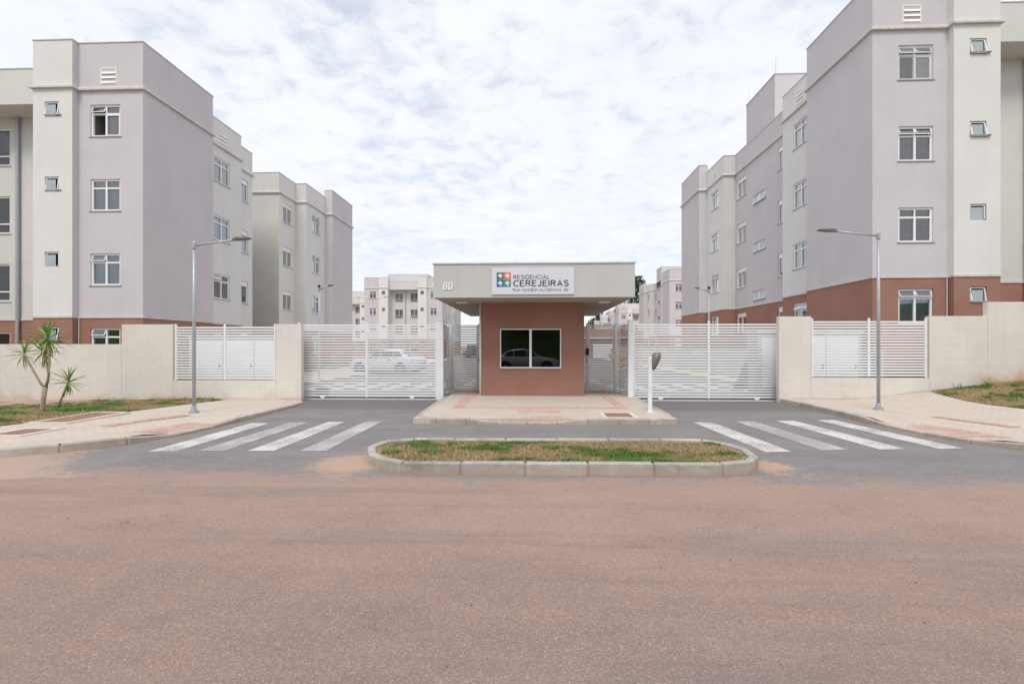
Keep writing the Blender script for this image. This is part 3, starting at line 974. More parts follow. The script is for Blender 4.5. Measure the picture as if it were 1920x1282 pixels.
# louvre: concrete vent block
g = MB()
g.box(-.3, .3, -.012, .05, 0, .04); g.box(-.3, .3, -.012, .05, .56, .6); g.box(-.3, -.265, -.012, .05, .04, .56); g.box(.265, .3, -.012, .05, .04, .56)
g.box(-.265, .265, .03, .05, .04, .56)
ME['vent'] = g.mesh('vent_frame', M['louver'])
g = MB()
g.poly([(-.265, -.03, 0), (.265, -.03, 0), (.265, .028, .13), (-.265, .028, .13)])
g.poly([(-.265, -.03, 0), (-.265, -.03, -.02), (.265, -.03, -.02), (.265, -.03, 0)])
g.poly([(-.265, -.03, -.02), (-.265, .028, .09), (.265, .028, .09), (.265, -.03, -.02)])
ME['vslat'] = g.mesh('vent_slat', M['louver'])

def frame_box(g, x0, x1, z0, z1, t, y0, y1, mi=0):
    g.box(x0, x1, y0, y1, z0, z0 + t, mi); g.box(x0, x1, y0, y1, z1 - t, z1, mi)
    g.box(x0, x0 + t, y0, y1, z0 + t, z1 - t, mi); g.box(x1 - t, x1, y0, y1, z0 + t, z1 - t, mi)
MCACHE = {}
def pane_mesh(w, h, mt):
    k = ('pane', round(w, 3), round(h, 3), mt)
    if k not in MCACHE:
        g = MB()
        g.poly([(0, 0, 0), (w, 0, 0), (w, 0, h), (0, 0, h)])
        MCACHE[k] = g.mesh('pane', M[mt], fix=False)
    return MCACHE[k]
def sill_mesh(w):
    k = ('sill', round(w, 3))
    if k not in MCACHE:
        g = MB()
        g.box(-.05, w + .05, -.03, REV + .02, -.024, 0.0)
        MCACHE[k] = g.mesh('sill', M['sill'])
    return MCACHE[k]
def curtain_mesh(w, h, mt):
    k = ('cur', round(w, 2), round(h, 2), mt)
    if k not in MCACHE:
        g = MB()
        n = 18
        for i in range(n):
            x0, x1 = w * i / n, w * (i + 1) / n
            y0, y1 = .02 * math.sin(i * 2.1), .02 * math.sin((i + 1) * 2.1)
            g.poly([(x0, y0, 0), (x1, y1, 0), (x1, y1, h), (x0, y0, h)])
        MCACHE[k] = g.mesh('curtain', M[mt], smooth=True, fix=False)
    return MCACHE[k]
def frame_mesh(kind, w, h):
    k = ('frame', kind, round(w, 3), round(h, 3))
    if k in MCACHE:
        return MCACHE[k]
    g = MB()
    y0, y1 = REV - .03, REV + .04
    t = .068
    if kind in 'A':
        frame_box(g, 0, w, 0, h, t, y0, y1)
        zt = h * .72
        g.box(t, w - t, y0, y1, zt - .03, zt + .03)
        g.box(w / 2 - .034, w / 2 + .034, y0, y1, t, zt - .03)
        g.box(w / 2 - .022, w / 2 + .022, y0, y1, zt + .03, h - t)
    elif kind == 'B':
        frame_box(g, 0, w, 0, h, .02, REV, REV + .04)
    elif kind in 'CD':
        frame_box(g, 0, w, 0, h, t, y0, y1)
        g.box(t, w - t, y0 - .01, y1, h * .78, h - t)
        if kind == 'C':
            g.box(w / 2 - .03, w / 2 + .03, y0, y1, t, h * .78)
    elif kind == 'E':
        frame_box(g, 0, w, 0, h, .02, REV, REV + .04)
    elif kind == 'F':
        frame_box(g, 0, w, 0, h, t, y0, y1)
        g.box(t, w - t, y0, y1, h * .25, h * .25 + .05)
        g.box(w / 2 - .03, w / 2 + .03, y0, y1, h * .25 + .05, h - t)
    MCACHE[k] = g.mesh('window', M['frame'])
    return MCACHE[k]
def sash_mesh(w, h):
    k = ('sash', round(w, 3), round(h, 3))
    if k not in MCACHE:
        g = MB()
        frame_box(g, 0, w, -h, 0, .035, -.012, .02)
        MCACHE[k] = g.mesh('sash', M['frame'])
    return MCACHE[k]
def far_mesh(kind, w, h):
    k = ('far', kind, round(w, 3), round(h, 3))
    if k not in MCACHE:
        g = MB()
        src = frame_mesh(kind, w, h)
        for p in src.polygons:
            g.poly([src.vertices[i].co for i in p.vertices], 0)
        g.poly([(0, REV + .01, 0), (w, REV + .01, 0), (w, REV + .01, h), (0, REV + .01, h)], 1)
        g.box(-.06, w + .06, -.035, REV - .03, -.03, 0.0, 2)
        MCACHE[k] = g.mesh('window', [M['frame'], M['far_glass'], M['sill']], fix=False)
    return MCACHE[k]
def near_window(parent, kind, loc, rz, w, h, rnd, special=None):
    o = link('window', frame_mesh(kind, w, h), parent, loc, (0, 0, rz))
    y = REV + .012
    link('sill', sill_mesh(w), o)
    if kind == 'A':
        zt = h * .72
        hw = w / 2 - .042 - .025
        openx = rnd.random() < .35
        if special not in ('open', 'net'):
            link('pane', pane_mesh(hw, zt - .03 - .042, 'glass'), o, (.042, y, .042))
        else:
            link('sash', sash_mesh(hw + .02, zt - .075), o, (w / 2 - .005, y - .035, zt - .03))
        link('pane', pane_mesh(hw, zt - .03 - .042, 'glass'), o, (w / 2 + .025, y, .042))
        tz = h - .042
        for k in range(2):
            x = .042 if k == 0 else w / 2 + .022
            hh = tz - zt - .03
            ang = R(-24) if (openx and (k == 0 or rnd.random() < .7)) else 0
            pz = link('pane', pane_mesh(hw, hh, 'glass'), o, (x, y, zt + .03))
            if ang:
                pz.location = (x, y - math.sin(-ang) * hh, tz - math.cos(ang) * hh)
                pz.rotation_euler = (ang, 0, 0)
                # pane edge rail so an open vent reads
                kk = ('rail', round(hw, 3), round(hh, 3))
                if kk not in MCACHE:
                    g = MB()
                    frame_box(g, 0, hw, 0, hh, .022, -.012, .012)
                    MCACHE[kk] = g.mesh('vent_rail', M['frame'])
                link('vent_rail', MCACHE[kk], o, pz.location[:], pz.rotation_euler[:])
        q = rnd.random()
        ck = special if special in ('curtain_orange', 'curtain_tan') else ('curtain' if q < .45 else None)
        if special == 'open' or special == 'net':
            ck = None
        if ck:
            link('curtain', curtain_mesh(w * (1 if q < .5 else .55), h, ck), o, (0 if q < .6 else w * .45, REV + .14, 0))
        if special == 'net':
            g = MB()
            st = .085
            n = int((w + h) / st) + 1
            for k in range(1, n):
                s = k * st
                for sg in (0, 1):
                    p0 = (min(s, w), max(0, s - w))
                    p1 = (max(0, s - h), min(s, h))
                    if sg:
                        p0, p1 = (w - p0[0], p0[1]), (w - p1[0], p1[1])
                    g.tube([(p0[0], .03, p0[1]), (p1[0], .03, p1[1])], .005, 3, cap=False)
            link('safety_net', g.mesh('safety_net', M['net']), o)
    elif kind in 'BE':
        n = 1 if kind == 'B' else 2
        ang = 0 if special == 'shut' else R(-rnd.choice([7, 9, 12]) if kind == 'B' else -rnd.choice([9, 12]))
        for k in range(n):
            sw = (w - .04) / n
            s = link('sash', sash_mesh(sw - .006, h - .04), o, (.02 + k * sw + .003, REV - .03, h - .02), (ang, 0, 0))
            if n == 1:
                link('pane', pane_mesh(sw - .076, h - .11, 'frosted'), o, (0, 0, 0)).parent = o
                p = o.children[-1]
            else:
                p = link('pane', pane_mesh(sw - .076, h - .11, 'frosted'), o)
            hh = h - .04 - .035
            off = Matrix.Rotation(ang, 3, 'X') @ Vector((.035, .004, -hh))
            p.location = Vector((.02 + k * sw + .003, REV - .03, h - .02)) + off
            p.rotation_euler = (ang, 0, 0)
    elif kind in 'CD':
        if kind == 'C':
            hw = w / 2 - .042 - .03
            for x in (.042, w / 2 + .03):
                link('pane', pane_mesh(hw, h * .78 - .042, 'glass'), o, (x, y, .042))
        else:
            link('pane', pane_mesh(w - .084, h * .78 - .042, 'glass'), o, (.042, y, .042))
        if rnd.random() < .4:
            link('curtain', curtain_mesh(w, h * .8, 'curtain'), o, (0, REV + .14, 0))
    elif kind == 'F':
        hw = w / 2 - .042 - .03
        for x in (.042, w / 2 + .03):
            link('pane', pane_mesh(hw, h * .75 - .092, 'glass'), o, (x, y, h * .25 + .05))
        link('pane', pane_mesh(w - .084, h * .25 - .042, 'glass'), o, (.042, y, .042))
        if rnd.random() < .85:
            link('curtain', curtain_mesh(w * .45, h, rnd.choice(['curtain', 'curtain_tan'])), o, (w * .55, REV + .10, 0))
    return o
def apartment(name, loc, label, near, edges, seed, special=None, group=None):
    rnd = random.Random(seed)
    t = thing(name, label, 'apartment building', loc, 0, group)
    special = special or {}
    sx = '' if 4 in edges else '_blank'
    link('base_wall', ME['lo' + sx], t); link('upper_wall', ME['up' + sx], t)
    rf = link('roof', ME['roof'], t)
    link('cornice', ME['cor'], t); link('band_moulding', ME['mou'], t)
    p = link('parapet', ME['par'], t); link('coping', ME['cop'], p)
    bm_ = link('recess_beam', ME['beam'], t); link('coping', ME['beamcop'], bm_)
    tw = link('stair_tower', ME['tower'], t); link('coping', ME['towercop'], tw)
    if near:
        for x, y in ((1.3, 9.0), (1.3, 12.1)):
            link('lightning_rod', ME['rod'], tw, (x, y, 14.4))
        link('conduit', ME['conduit'], t, (2.38, -.03, 0)); link('conduit', ME['conduit'], t, (10.27, -.03, 0))
    for x in ((4.3, 6.35, 8.35) if near else (6.35,)):
        link('downpipe', ME['pipe'], t, (x, 1.41, 0))
    for i in range(NP):
        if i not in edges:
            continue
        a, c = PXY[i], PXY[(i + 1) % NP]
        d = (c - a).normalized()
        rz = math.atan2(d.y, d.x)
        for kind, u0, u1, za, zb in PTS[i][3]:
            q = a + d * u0
            fl = int(round((za - 0.6) / 2.7 - .2)) if kind != 'E' else 0
            if near:
                near_window(t, kind, (q.x, q.y, za), rz, u1 - u0, zb - za, rnd, special.get((i, int(za // 2.7))))
            else:
                link('window', far_mesh(kind, u1 - u0, zb - za), t, (q.x, q.y, za), (0, 0, rz))
        if PTS[i][4]:
            mid = {0: 1.27, 8: 1.15}.get(i, 1.45)
            q = a + d * mid
            v = link('vent', ME['vent'], t, (q.x, q.y, 11.1), (0, 0, rz))
            if near:
                for z in (.05, .22, .39):
                    link('vent_slat', ME['vslat'], v, (0, 0, z))
    return t
EF = [0, 2, 4, 6, 8]
EQ = [11, 13, 17, 19]
EP = [25, 27, 29]
apartment('apartment_block', (11.38, 16.6, 1.25), 'tall lavender and cream block with brown base behind the right wall and lamp post', True, [0, 2, 6, 8] + EP, 3,
          {(0, 3): 'net', (2, 1): 'shut', (25, 2): 'curtain_orange', (0, 0): None})
apartment('apartment_block', (-26.68, 16.95, 0.0), 'tall lavender and cream block with brown base behind the yuccas', True, [4, 6, 8] + EQ, 5, {(8, 3): 'open', (6, 1): 'shut'})
apartment('apartment_block', (-26.9, 77.0, 0.1), 'distant block with stair tower seen end-on between left block and gatehouse', False, EF + EQ, 8, None)
apartment('apartment_block', (20.9, 74.0, 0.7), 'distant block peeping out beside the far corner of the right block', False, EF + EP, 9, None)
apartment('apartment_block', (-46.0, 104.0, 0.2), 'farthest low-looking block half hidden past the left block corner', False, EF + EQ, 10, None)
apartment('apartment_block', (25.5, 142.0, 0.5), 'remote pale block above the right pedestrian gate post', False, EF + EP, 11, None)
apartment('apartment_block', (25.6, 178.0, -0.5), 'most remote pale block beside the dark trees', False, EF + EP, 12, None)

# ------------------------------------------------------------------ perimeter walls of painted blocks
def block_wall(name, label, sections, wy=14.0):
    core = MB()
    blocks = []
    for (x0, x1, z0, z1) in sections:
        core.box(x0 + .003, x1 - .003, wy + .003, wy + .147, z0 - .3, z1 - .006)
        nrow = int((z1 - z0) / 0.2) + 1
        for r in range(nrow):
            zt = z1 - r * 0.2
            off = 0.2 if r % 2 else 0.0
            x = x0 - off
            while x < x1 - 0.01:
                a, c = max(x, x0), min(x + 0.4, x1)
                if c - a > 0.03:
                    blocks.append((a, c, zt))
                x += 0.4
    t = thing(name, label, 'wall', (0, 0, 0))
    link('mortar_core', core.mesh('mortar_core', M['block']), t)
    vis = blocks
    for a, c, zt in vis:
        k = ('blk', round(c - a, 2))
        if k not in MCACHE:
            w = c - a
            g = MB()
            g.box(-w / 2 + .0025, w / 2 - .0025, 0, .15, -.1975, 0)
            MCACHE[k] = g.mesh('block', M['block'], bevel=0.0018)
        link('block', MCACHE[k], t, ((a + c) / 2, wy + random.uniform(-.0015, .0015), zt))
    return t
block_wall('perimeter_wall', 'cream painted block wall stepping down behind the yuccas, left of driveway', [(-18.25, -12.25, -0.16, 1.67), (-12.25, -10.67, -0.1, 2.26), (-10.67, -7.54, 0.0, 0.585), (-7.54, -6.77, 0.0, 2.26)])
block_wall('perimeter_wall', 'cream painted block wall stepping up beside the grassy slope', [(7.02, 7.91, 0.05, 2.45), (7.91, 11.15, 0.05, 0.715), (11.15, 12.72, 0.1, 2.45), (12.72, 16.72, 0.45, 2.84)])

# ------------------------------------------------------------------ slatted gates and fence panels
def slats(parent, x0, x1, z0, z1, pitch, sh, y, mt='white_metal', th=0.036):
    n = int((z1 - z0) / pitch)
    k = ('slat', round(x1 - x0, 3), sh, mt, th)
    if k not in MCACHE:
        MCACHE[k] = boxmesh('slat', (x1 - x0, th, sh), M[mt])
    for i in range(n):
        link('slat', MCACHE[k], parent, ((x0 + x1) / 2, y, z0 + pitch * (i + .5)))
def part(name, parent, boxes, mt, bevel=0.0):
    g = MB()
    for q in boxes:
        g.box(*q)
    return link(name, g.mesh(name, M[mt], bevel=bevel), parent)
def panel(name, label, cat, x0, x1, z0, z1, y, mids, group=None, pitch=0.079, sh=0.048):
    t = thing(name, label, cat, (x0, y, z0), 0, group)
    L_, H_ = x1 - x0, z1 - z0
    slats(t, 0.045, L_ - 0.045, 0.02, H_ - 0.005, pitch, sh, 0.0)
    part('frame', t, [(0, .045, -.025, .025, 0, H_), (L_ - .045, L_, -.025, .025, 0, H_)], 'white_metal')
    for mx in mids:
        part('upright', t, [(mx - .03, mx + .03, -.04, -.0185, 0.02, H_)], 'white_metal')
    return t
panel('fence_panel', 'white slatted fence panel set in the left wall behind the lamp post', 'fence', -10.64, -7.57, 0.60, 2.27, 14.06, [1.54])
panel('fence_panel', 'white slatted fence panel set in the right wall behind the lamp post', 'fence', 7.94, 11.12, 0.73, 2.40, 14.06, [1.58])
gl = panel('sliding_gate', 'wide white slatted sliding gate left of the gatehouse, car behind it', 'gate', -7.10, -2.84, 0.05, 2.34, 14.5, [2.12])
gr = panel('sliding_gate', 'wide white slatted sliding gate right of the gatehouse behind the intercom post', 'gate', 3.03, 7.30, 0.05, 2.36, 14.5, [2.2])
wheel = MB()
wheel.tube([(0, -.015, 0), (0, .015, 0)], 0.045, 14)
wme = wheel.mesh('gate_wheel', M['gate_grey'])
for t, xs in ((gl, (.75, 3.5)), (gr, (.8, 3.6))):
    for x in xs:
        link('gate_wheel', wme, t, (x, 0, 0.01))
        part('wheel_bracket', t, [(x - .07, x + .07, -.03, -.016, .0, .07)], 'white_metal')
for x0, x1, lab in ((-2.82, -2.62, 'thick white gate post left of the gatehouse'), (2.85, 3.0, 'thick white gate post right of the gatehouse')):
    t = thing('gate_post', lab, 'post', ((x0 + x1) / 2, 14.38, 0.0))
    hw = (x1 - x0) / 2
    part('shaft', t, [(-hw, hw, -.06, .06, -.1, 2.36)], 'white_metal', .006)
    part('cap', t, [(-hw - .006, hw + .006, -.066, .066, 2.361, 2.372)], 'gate_grey')

# pedestrian gates beside the gatehouse
def ped(sgn, y, xo, xi, label):
    # xo outer x, xi inner x (towards the house)
    x0, x1 = sorted((xo, xi))
    t = thing('pedestrian_gate', label, 'gate', (x0, y, 0.118))
    L_, H_ = x1 - x0, 2.2
    leaf0 = 0.06 if sgn < 0 else 0.27
    leaf1 = L_ - (0.27 if sgn < 0 else 0.06)
    slats(t, leaf0 + .04, leaf1 - .04, .03, H_ - .03, .079, .046, 0, 'gate_grey', .02)
    part('leaf_frame', t, [(leaf0, leaf0 + .04, -.02, .02, 0.02, H_), (leaf1 - .04, leaf1, -.02, .02, 0.02, H_), (leaf0 + .04, leaf1 - .04, -.02, .02, H_ - .03, H_), (leaf0 + .04, leaf1 - .04, -.019, .019, .02, .05)], 'gate_grey')
    a, c = (leaf1 + .075, L_) if sgn < 0 else (0.0, leaf0 - .075)
    slats(t, a, c, .03, H_ - .03, .079, .046, 0, 'gate_grey', .02)
    pxs = [(-.06, .05), (leaf1 + .01, leaf1 + .07)] if sgn < 0 else [(L_ - .05, L_ + .06), (leaf0 - .07, leaf0 - .01)]
    for q in pxs:
        part('post', t, [(*q, -.04, .04, -.05, H_ + .04)], 'gate_grey')
    hx = leaf1 + .03 if sgn < 0 else leaf0 - .05
    part('handle', t, [(hx - .015, hx + .015, -.075, -.041, .95, 1.12)], 'galv', .004)
    if sgn > 0:
        part('lock_box', t, [(hx - .05, hx + .06, -.14, -.076, 1.2, 1.42)], 'black', .01)
    return t
ped(-1, 16.25, -2.72, -1.53, 'grey-white slatted pedestrian gate left of the gatehouse')
ped(1, 16.1, 2.80, 1.62, 'grey-white slatted pedestrian gate with black lock box right of the gatehouse')
def ret(x0, y0, x1, y1, label):
    d = Vector((x1 - x0, y1 - y0))
    t = thing('side_fence', label, 'fence', (x0, y0, 0.118), math.atan2(d.y, d.x))
    L_ = d.length
    slats(t, .03, L_ - .03, .03, 2.2, .079, .046, 0, 'gate_grey', .02)
    part('end_post', t, [(-.02, .03, -.025, .025, -.05, 2.24)], 'gate_grey')
    part('end_post', t, [(L_ - .03, L_ + .02, -.025, .025, -.05, 2.24)], 'gate_grey')
ret(-2.72, 14.47, -2.80, 16.12, 'short slatted side fence running back from the left gate post')
ret(2.93, 14.47, 2.9, 15.98, 'short slatted side fence running back from the right gate post')

# ------------------------------------------------------------------ gatehouse
gh = thing('gatehouse', 'brown gatehouse under a wide flat grey canopy between the two gates', 'gatehouse', (0, 14.55, 0))
HX0, HX1, HD, HZ = -1.50, 1.585, 5.2, 2.92
g = MB()
ops = [('G', 0.575, 2.385, 0.965, 2.12)]
wall_edge(g, Vector((HX0, 0)), Vector((HX1, 0)), -.1, HZ, ops, 0, 1)
for a, c in (((HX1, 0), (HX1, HD)), ((HX1, HD), (HX0, HD)), ((HX0, HD), (HX0, 0))):
    wall_edge(g, Vector(a), Vector(c), -.1, HZ, [], 0, 1)
link('wall', g.mesh('wall', [M['brown'], M['black']], fix=False), gh)
g = MB()
CX0, CX1 = -2.655, 2.775
g.box(CX0, CX1, -1.49, 6.6, HZ + .004, 3.83)
cano = link('canopy', g.mesh('canopy', M['grey_fascia']), gh)
g = MB()
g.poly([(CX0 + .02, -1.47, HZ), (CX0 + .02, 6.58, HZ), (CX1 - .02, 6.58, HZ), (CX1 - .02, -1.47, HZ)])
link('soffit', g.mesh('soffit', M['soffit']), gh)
part('coping', cano, [(CX0 - .025, CX1 + .025, -1.515, 6.62, 3.831, 3.866)], 'coping')
for x in (-2.06, 2.14):
    part('ceiling_light', cano, [(x - .16, x + .16, -.38, -.10, HZ - .03, HZ - .002)], 'louver', .004)
# booth window
wx0, wx1, wz0, wz1 = HX0 + .575, HX0 + 2.385, .965, 2.12
g = MB()
frame_box(g, wx0 - .012, wx1 + .012, wz0 - .012, wz1 + .012, .03, -.022, .06)
g.box((wx0 + wx1) / 2 - .036, (wx0 + wx1) / 2 + .036, -.014, .055, wz0 + .0185, wz1 - .0185)
bw = link('window', g.mesh('window', M['frame']), gh)
mid = (wx0 + wx1) / 2
link('pane', pane_mesh(mid - .036 - wx0 - .018, wz1 - wz0 - .036, 'dark_glass'), bw, (wx0 + .018, .012, wz0 + .018))
link('pane', pane_mesh(wx1 - .018 - mid - .036, wz1 - wz0 - .036, 'dark_glass'), bw, (mid + .036, .02, wz0 + .018))
part('sill', bw, [(wx0 - .03, wx1 + .03, -.035, -.001, wz0 - .035, wz0 - .0125)], 'sill')
# pale corner pipe
g = MB()
g.tube([(HX0 - .035, .04, .1), (HX0 - .035, .04, HZ)], .033, 10)
link('corner_pipe', g.mesh('corner_pipe', M['number_white'], smooth=True), gh)

ARC = lambda cx, cy, rx, ry, a0, a1, n=10: [(cx + rx * math.cos(R(a0 + (a1 - a0) * k / n)), cy + ry * math.sin(R(a0 + (a1 - a0) * k / n))) for k in range(n + 1)]
# letters as strokes on a box 0..w by 0..1: (advance width, strokes)
GL = {
    'R': (.74, [[(0, 0), (0, 1)], [(0, 1), (.42, 1)] + ARC(.42, .77, .2, .23, 90, -90) + [(.0, .54)], [(.36, .54), (.66, 0)]]),
    'E': (.64, [[(.60, 1), (0, 1), (0, 0), (.62, 0)], [(0, .52), (.54, .52)]]),
    'S': (.68, [ARC(.32, .76, .28, .24, 20, 270, 12) + ARC(.32, .26, .30, .26, 90, -160, 12)]),
    'I': (.12, [[(0.03, 0), (0.03, 1)]]),
    'D': (.74, [[(0, 0), (0, 1), (.30, 1)] + ARC(.30, .5, .38, .5, 90, -90, 14) + [(0, 0)]]),
    'N': (.72, [[(0, 0), (0, 1), (.64, 0), (.64, 1)]]),
    'C': (.78, [ARC(.40, .5, .40, .5, 42, 318, 18)]),
    'A': (.78, [[(0, 0), (.36, 1), (.72, 0)], [(.13, .33), (.59, .33)]]),
    'L': (.58, [[(0, 1), (0, 0), (.54, 0)]]),
    'J': (.52, [[(.42, 1), (.42, .28)] + ARC(.21, .25, .21, .25, 0, -170, 10)]),
    'U': (.72, [[(0, 1), (0, .32)] + ARC(.32, .32, .32, .32, 180, 360, 12) + [(.64, 1)]]),
    'H': (.72, [[(0, 0), (0, 1)], [(.64, 0), (.64, 1)], [(0, .53), (.64, .53)]]),
    '8': (.60, [ARC(.27, .76, .23, .24, 0, 360, 14), ARC(.27, .26, .27, .26, 0, 360, 14)]),
    '0': (.60, [ARC(.27, .5, .27, .5, 0, 360, 18)]),
    ',': (.22, [[(.06, .06), (.0, -.16)]]),
    ' ': (.22, [])}
def text_mesh(txt, weight, mt, name):
    g = MB()
    x = 0.0
    for ch in txt:
        adv, strokes = GL[ch]
        for st in strokes:
            P = [Vector((x + p[0], p[1])) for p in st]
            P = [p for i, p in enumerate(P) if i == 0 or (p - P[i - 1]).length > 1e-4]
            closed = (P[0] - P[-1]).length < 1e-3
            if closed:
                P.pop()
            n = len(P)
            L_, R_ = [], []
            for i in range(n):
                a, c = P[i - 1] if (i or closed) else None, P[(i + 1) % n] if (i < n - 1 or closed) else None
                d1 = (P[i] - a).normalized() if a is not None else None
                d2 = (c - P[i]).normalized() if c is not None else None
                d1, d2 = d1 or d2, d2 or d1
                n1, n2 = Vector((-d1.y, d1.x)), Vector((-d2.y, d2.x))
                h = (n1 + n2)
                h = h.normalized() if h.length > 1e-3 else n1
                m_ = h * (weight / 2 / max(h.dot(n1), .5))
                ext = Vector((0, 0))
                L_.append(P[i] + m_)
                R_.append(P[i] - m_)
            for i in range(n if closed else n - 1):
                j = (i + 1) % n
                q = [R_[i], R_[j], L_[j], L_[i]]
                g.poly([(p.x, 0.0, p.y) for p in q])
        x += adv + .17 + weight * .4
    return g.mesh(name, mt, fix=False)
sg = thing('name_sign', 'white rectangular sign with four coloured squares and grey lettering on the canopy front', 'sign', (-1.06, 14.55 - 1.49 - .001, 3.0))
SW, SH = 2.21, 0.71
g = MB()
g.box(0, SW, -.035, 0, 0, SH)
link('board', g.mesh('board', M['sign_face'], bevel=.004), sg)
u = SW / 1476.0         # sign drawn on a 1476 x 466 grid
def fit(txt, x0, x1, ztop, zbot, weight, name):
    me = text_mesh(txt, weight, M['ink'], name)
    xs = [v.co.x for v in me.vertices]
    sx = (x1 - x0) / (max(xs) - min(xs))
    sy = (ztop - zbot) / (1.0 + weight)
    mnx = min(xs)
    for v in me.vertices:
        v.co = ((v.co.x - mnx) * sx, -.0005, (v.co.z + weight / 2) * sy)
    link(name, me, sg, (x0, -.0385, zbot))
def sgx(p): return (p - 218) * u
def sgz(p): return SH - (p - 128) * u
fit('RESIDENCIAL', sgx(603), sgx(1255), sgz(252), sgz(330), 0.15, 'lettering')
fit('CEREJEIRAS', sgx(600), sgx(1600), sgz(345), sgz(462), 0.20, 'lettering')
fit('RUA HUSSEIN ALI DEHAINI, 80', sgx(598), sgx(1588), sgz(497), sgz(545), 0.15, 'lettering')
for k, (cx, cz, mt) in enumerate(((305, 205, 'logo_a'), (435, 205, 'logo_b'), (305, 338, 'logo_c'), (435, 338, 'logo_d'))):
    g = MB()
    s_ = 126 * u
    g.box(0, s_, -.004, 0, -s_, 0)
    lg = link('logo_square', g.mesh('logo_square', M[mt]), sg, (sgx(cx), -.0355, sgz(cz)))
    g = MB()
    rr = random.Random(20 + k)
    pts = []
    for i in range(26):
        a = 2 * math.pi * i / 26
        r = s_ * (.27 + .055 * math.sin(i * 2.6 + k) + rr.uniform(-.02, .02))
        pts.append((s_ * .5 + r * math.cos(a) * 1.15, -.0055, -s_ * .45 + r * math.sin(a)))
    g.poly(list(reversed(pts)))
    g.poly([(s_ * .52, -.0056, -s_ * .6), (s_ * .60, -.0056, -s_ * .6), (s_ * .68, -.0056, -s_ * .92), (s_ * .54, -.0056, -s_ * .92)])
    link('tree_mark', g.mesh('tree_mark', M['sign_face']), lg)
# house number
num = thing('house_number', 'white slanted house number 80 on the grey canopy', 'number', (-2.40, 14.55 - 1.49 - .001, 3.135))
def seg_digit(name, x0, mid_bar):
    g = MB()
    w, h, t, sh_ = .108, .20, .03, .12
    def q(a, c, e, f):
        P = [(a, e), (c, e), (c, f), (a, f)]
        pts = [(x0 + x + z * sh_, z) for x, z in P]
        n = len(g.v)
        g.v += [(x, -.02, z) for x, z in pts] + [(x, -.001, z) for x, z in pts]
        for fc in ((0, 1, 2, 3), (7, 6, 5, 4), (0, 4, 5, 1), (1, 5, 6, 2), (2, 6, 7, 3), (3, 7, 4, 0)):
            g.f.append([n + i for i in fc]); g.m.append(0)
    q(0, t, .012, h - .012); q(w - t, w, .012, h - .012); q(t, w - t, 0, t); q(t, w - t, h - t, h)
    if mid_bar:
        q(t, w - t, h / 2 - t / 2, h / 2 + t / 2)
    link(name, g.mesh(name, M['number_white']), num)
seg_digit('digit', 0.0, True)
seg_digit('digit', 0.145, False)

# ------------------------------------------------------------------ lamps and posts
def lamp(loc, height, arm, rz, label, base_z, thin=1.0, cam_ball=False, double=False, rise=0.15):
    t = thing('lamp_post', label, 'lamp post', (loc[0], loc[1], base_z), rz)
    g = MB()
    g.tube([(0, 0, -.1), (0, 0, height * .55), (0, 0, height)], [.042 * thin, .039 * thin, .034 * thin], 12)
    link('pole', g.mesh('pole', M['galv'], smooth=True), t)
    g = MB()
    g.tube([(0, 0, 0), (0, 0, .02)], .12 * thin, 12)
    for k in range(4):
        a = R(45 + 90 * k)
        g.tube([(math.cos(a) * .085, math.sin(a) * .085, .02), (math.cos(a) * .085, math.sin(a) * .085, .055)], .014, 6)
    g.tube([(0, 0, .02), (0, 0, .16)], [.075 * thin, .05 * thin], 10)
    link('base_plate', g.mesh('base_plate', M['galv']), t)
    g = MB()
    g.tube([(0, 0, height - .10), (0, 0, height + .03)], .052 * thin, 12)
    link('collar', g.mesh('collar', M['galv']), t)
    for s_ in ((1, -1) if double else (1,)):
        g = MB()
        g.tube([(s_ * .02, 0, height - .03), (s_ * arm * .72, 0, height - .03 + rise * .75)], [.027 * thin, .024 * thin], 10)
        link('arm', g.mesh('arm', M['galv'], smooth=True), t)
        # flat LED head
        g = MB()
        x0, x1 = arm * .70, arm
        z0, z1 = height - .03 + rise * .72, height - .03 + rise
        pr = [(x0, z0, .035, .05), (x0 + (x1 - x0) * .25, z0 + (z1 - z0) * .25, .075, .06), (x0 + (x1 - x0) * .55, z0 + (z1 - z0) * .55, .095, .04), (x1, z1, .085, .022)]
        n = len(g.v)
        for x, z, w, h in pr:
            g.v += [(s_ * x, -w, z - .01), (s_ * x, w, z - .01), (s_ * x, w * .8, z + h - .01), (s_ * x, -w * .8, z + h - .01)]
        for i in range(3):
            for k in range(4):
                k2 = (k + 1) % 4
                g.f.append([n + i * 4 + k, n + i * 4 + k2, n + i * 4 + 4 + k2, n + i * 4 + 4 + k]); g.m.append(0)
        g.f += [[n, n + 1, n + 2, n + 3], [n + 12, n + 15, n + 14, n + 13]]; g.m += [0, 0]
        link('lamp_head', g.mesh('lamp_head', M['dark_metal']), t)
    g = MB()
    g.tube([(0, 0, height + .03), (0, 0, height + .07)], [.03 * thin, .012 * thin], 8)
    link('cap', g.mesh('cap', M['dark_metal'] if cam_ball else M['galv']), t)
    if cam_ball:
        bm = bmesh.new()
        bmesh.ops.create_icosphere(bm, subdivisions=2, radius=.07)
        me = bpy.data.meshes.new('sensor')
        bm.to_mesh(me); bm.free()
        me.materials.append(M['black'])
        link('sensor', me, t, (0, 0, height + .12))
    return t
lamp((-7.63, 10.66), 3.82, 1.29, 0, 'grey steel lamp post on the left sidewalk, arm reaching over the drive', zL(-7.63, 10.66), 0.9)
lamp((8.13, 11.66), 4.1, 1.37, R(180), 'grey steel lamp post on the right sidewalk, arm reaching over the drive', zR(8.1, 11.66), 0.9)
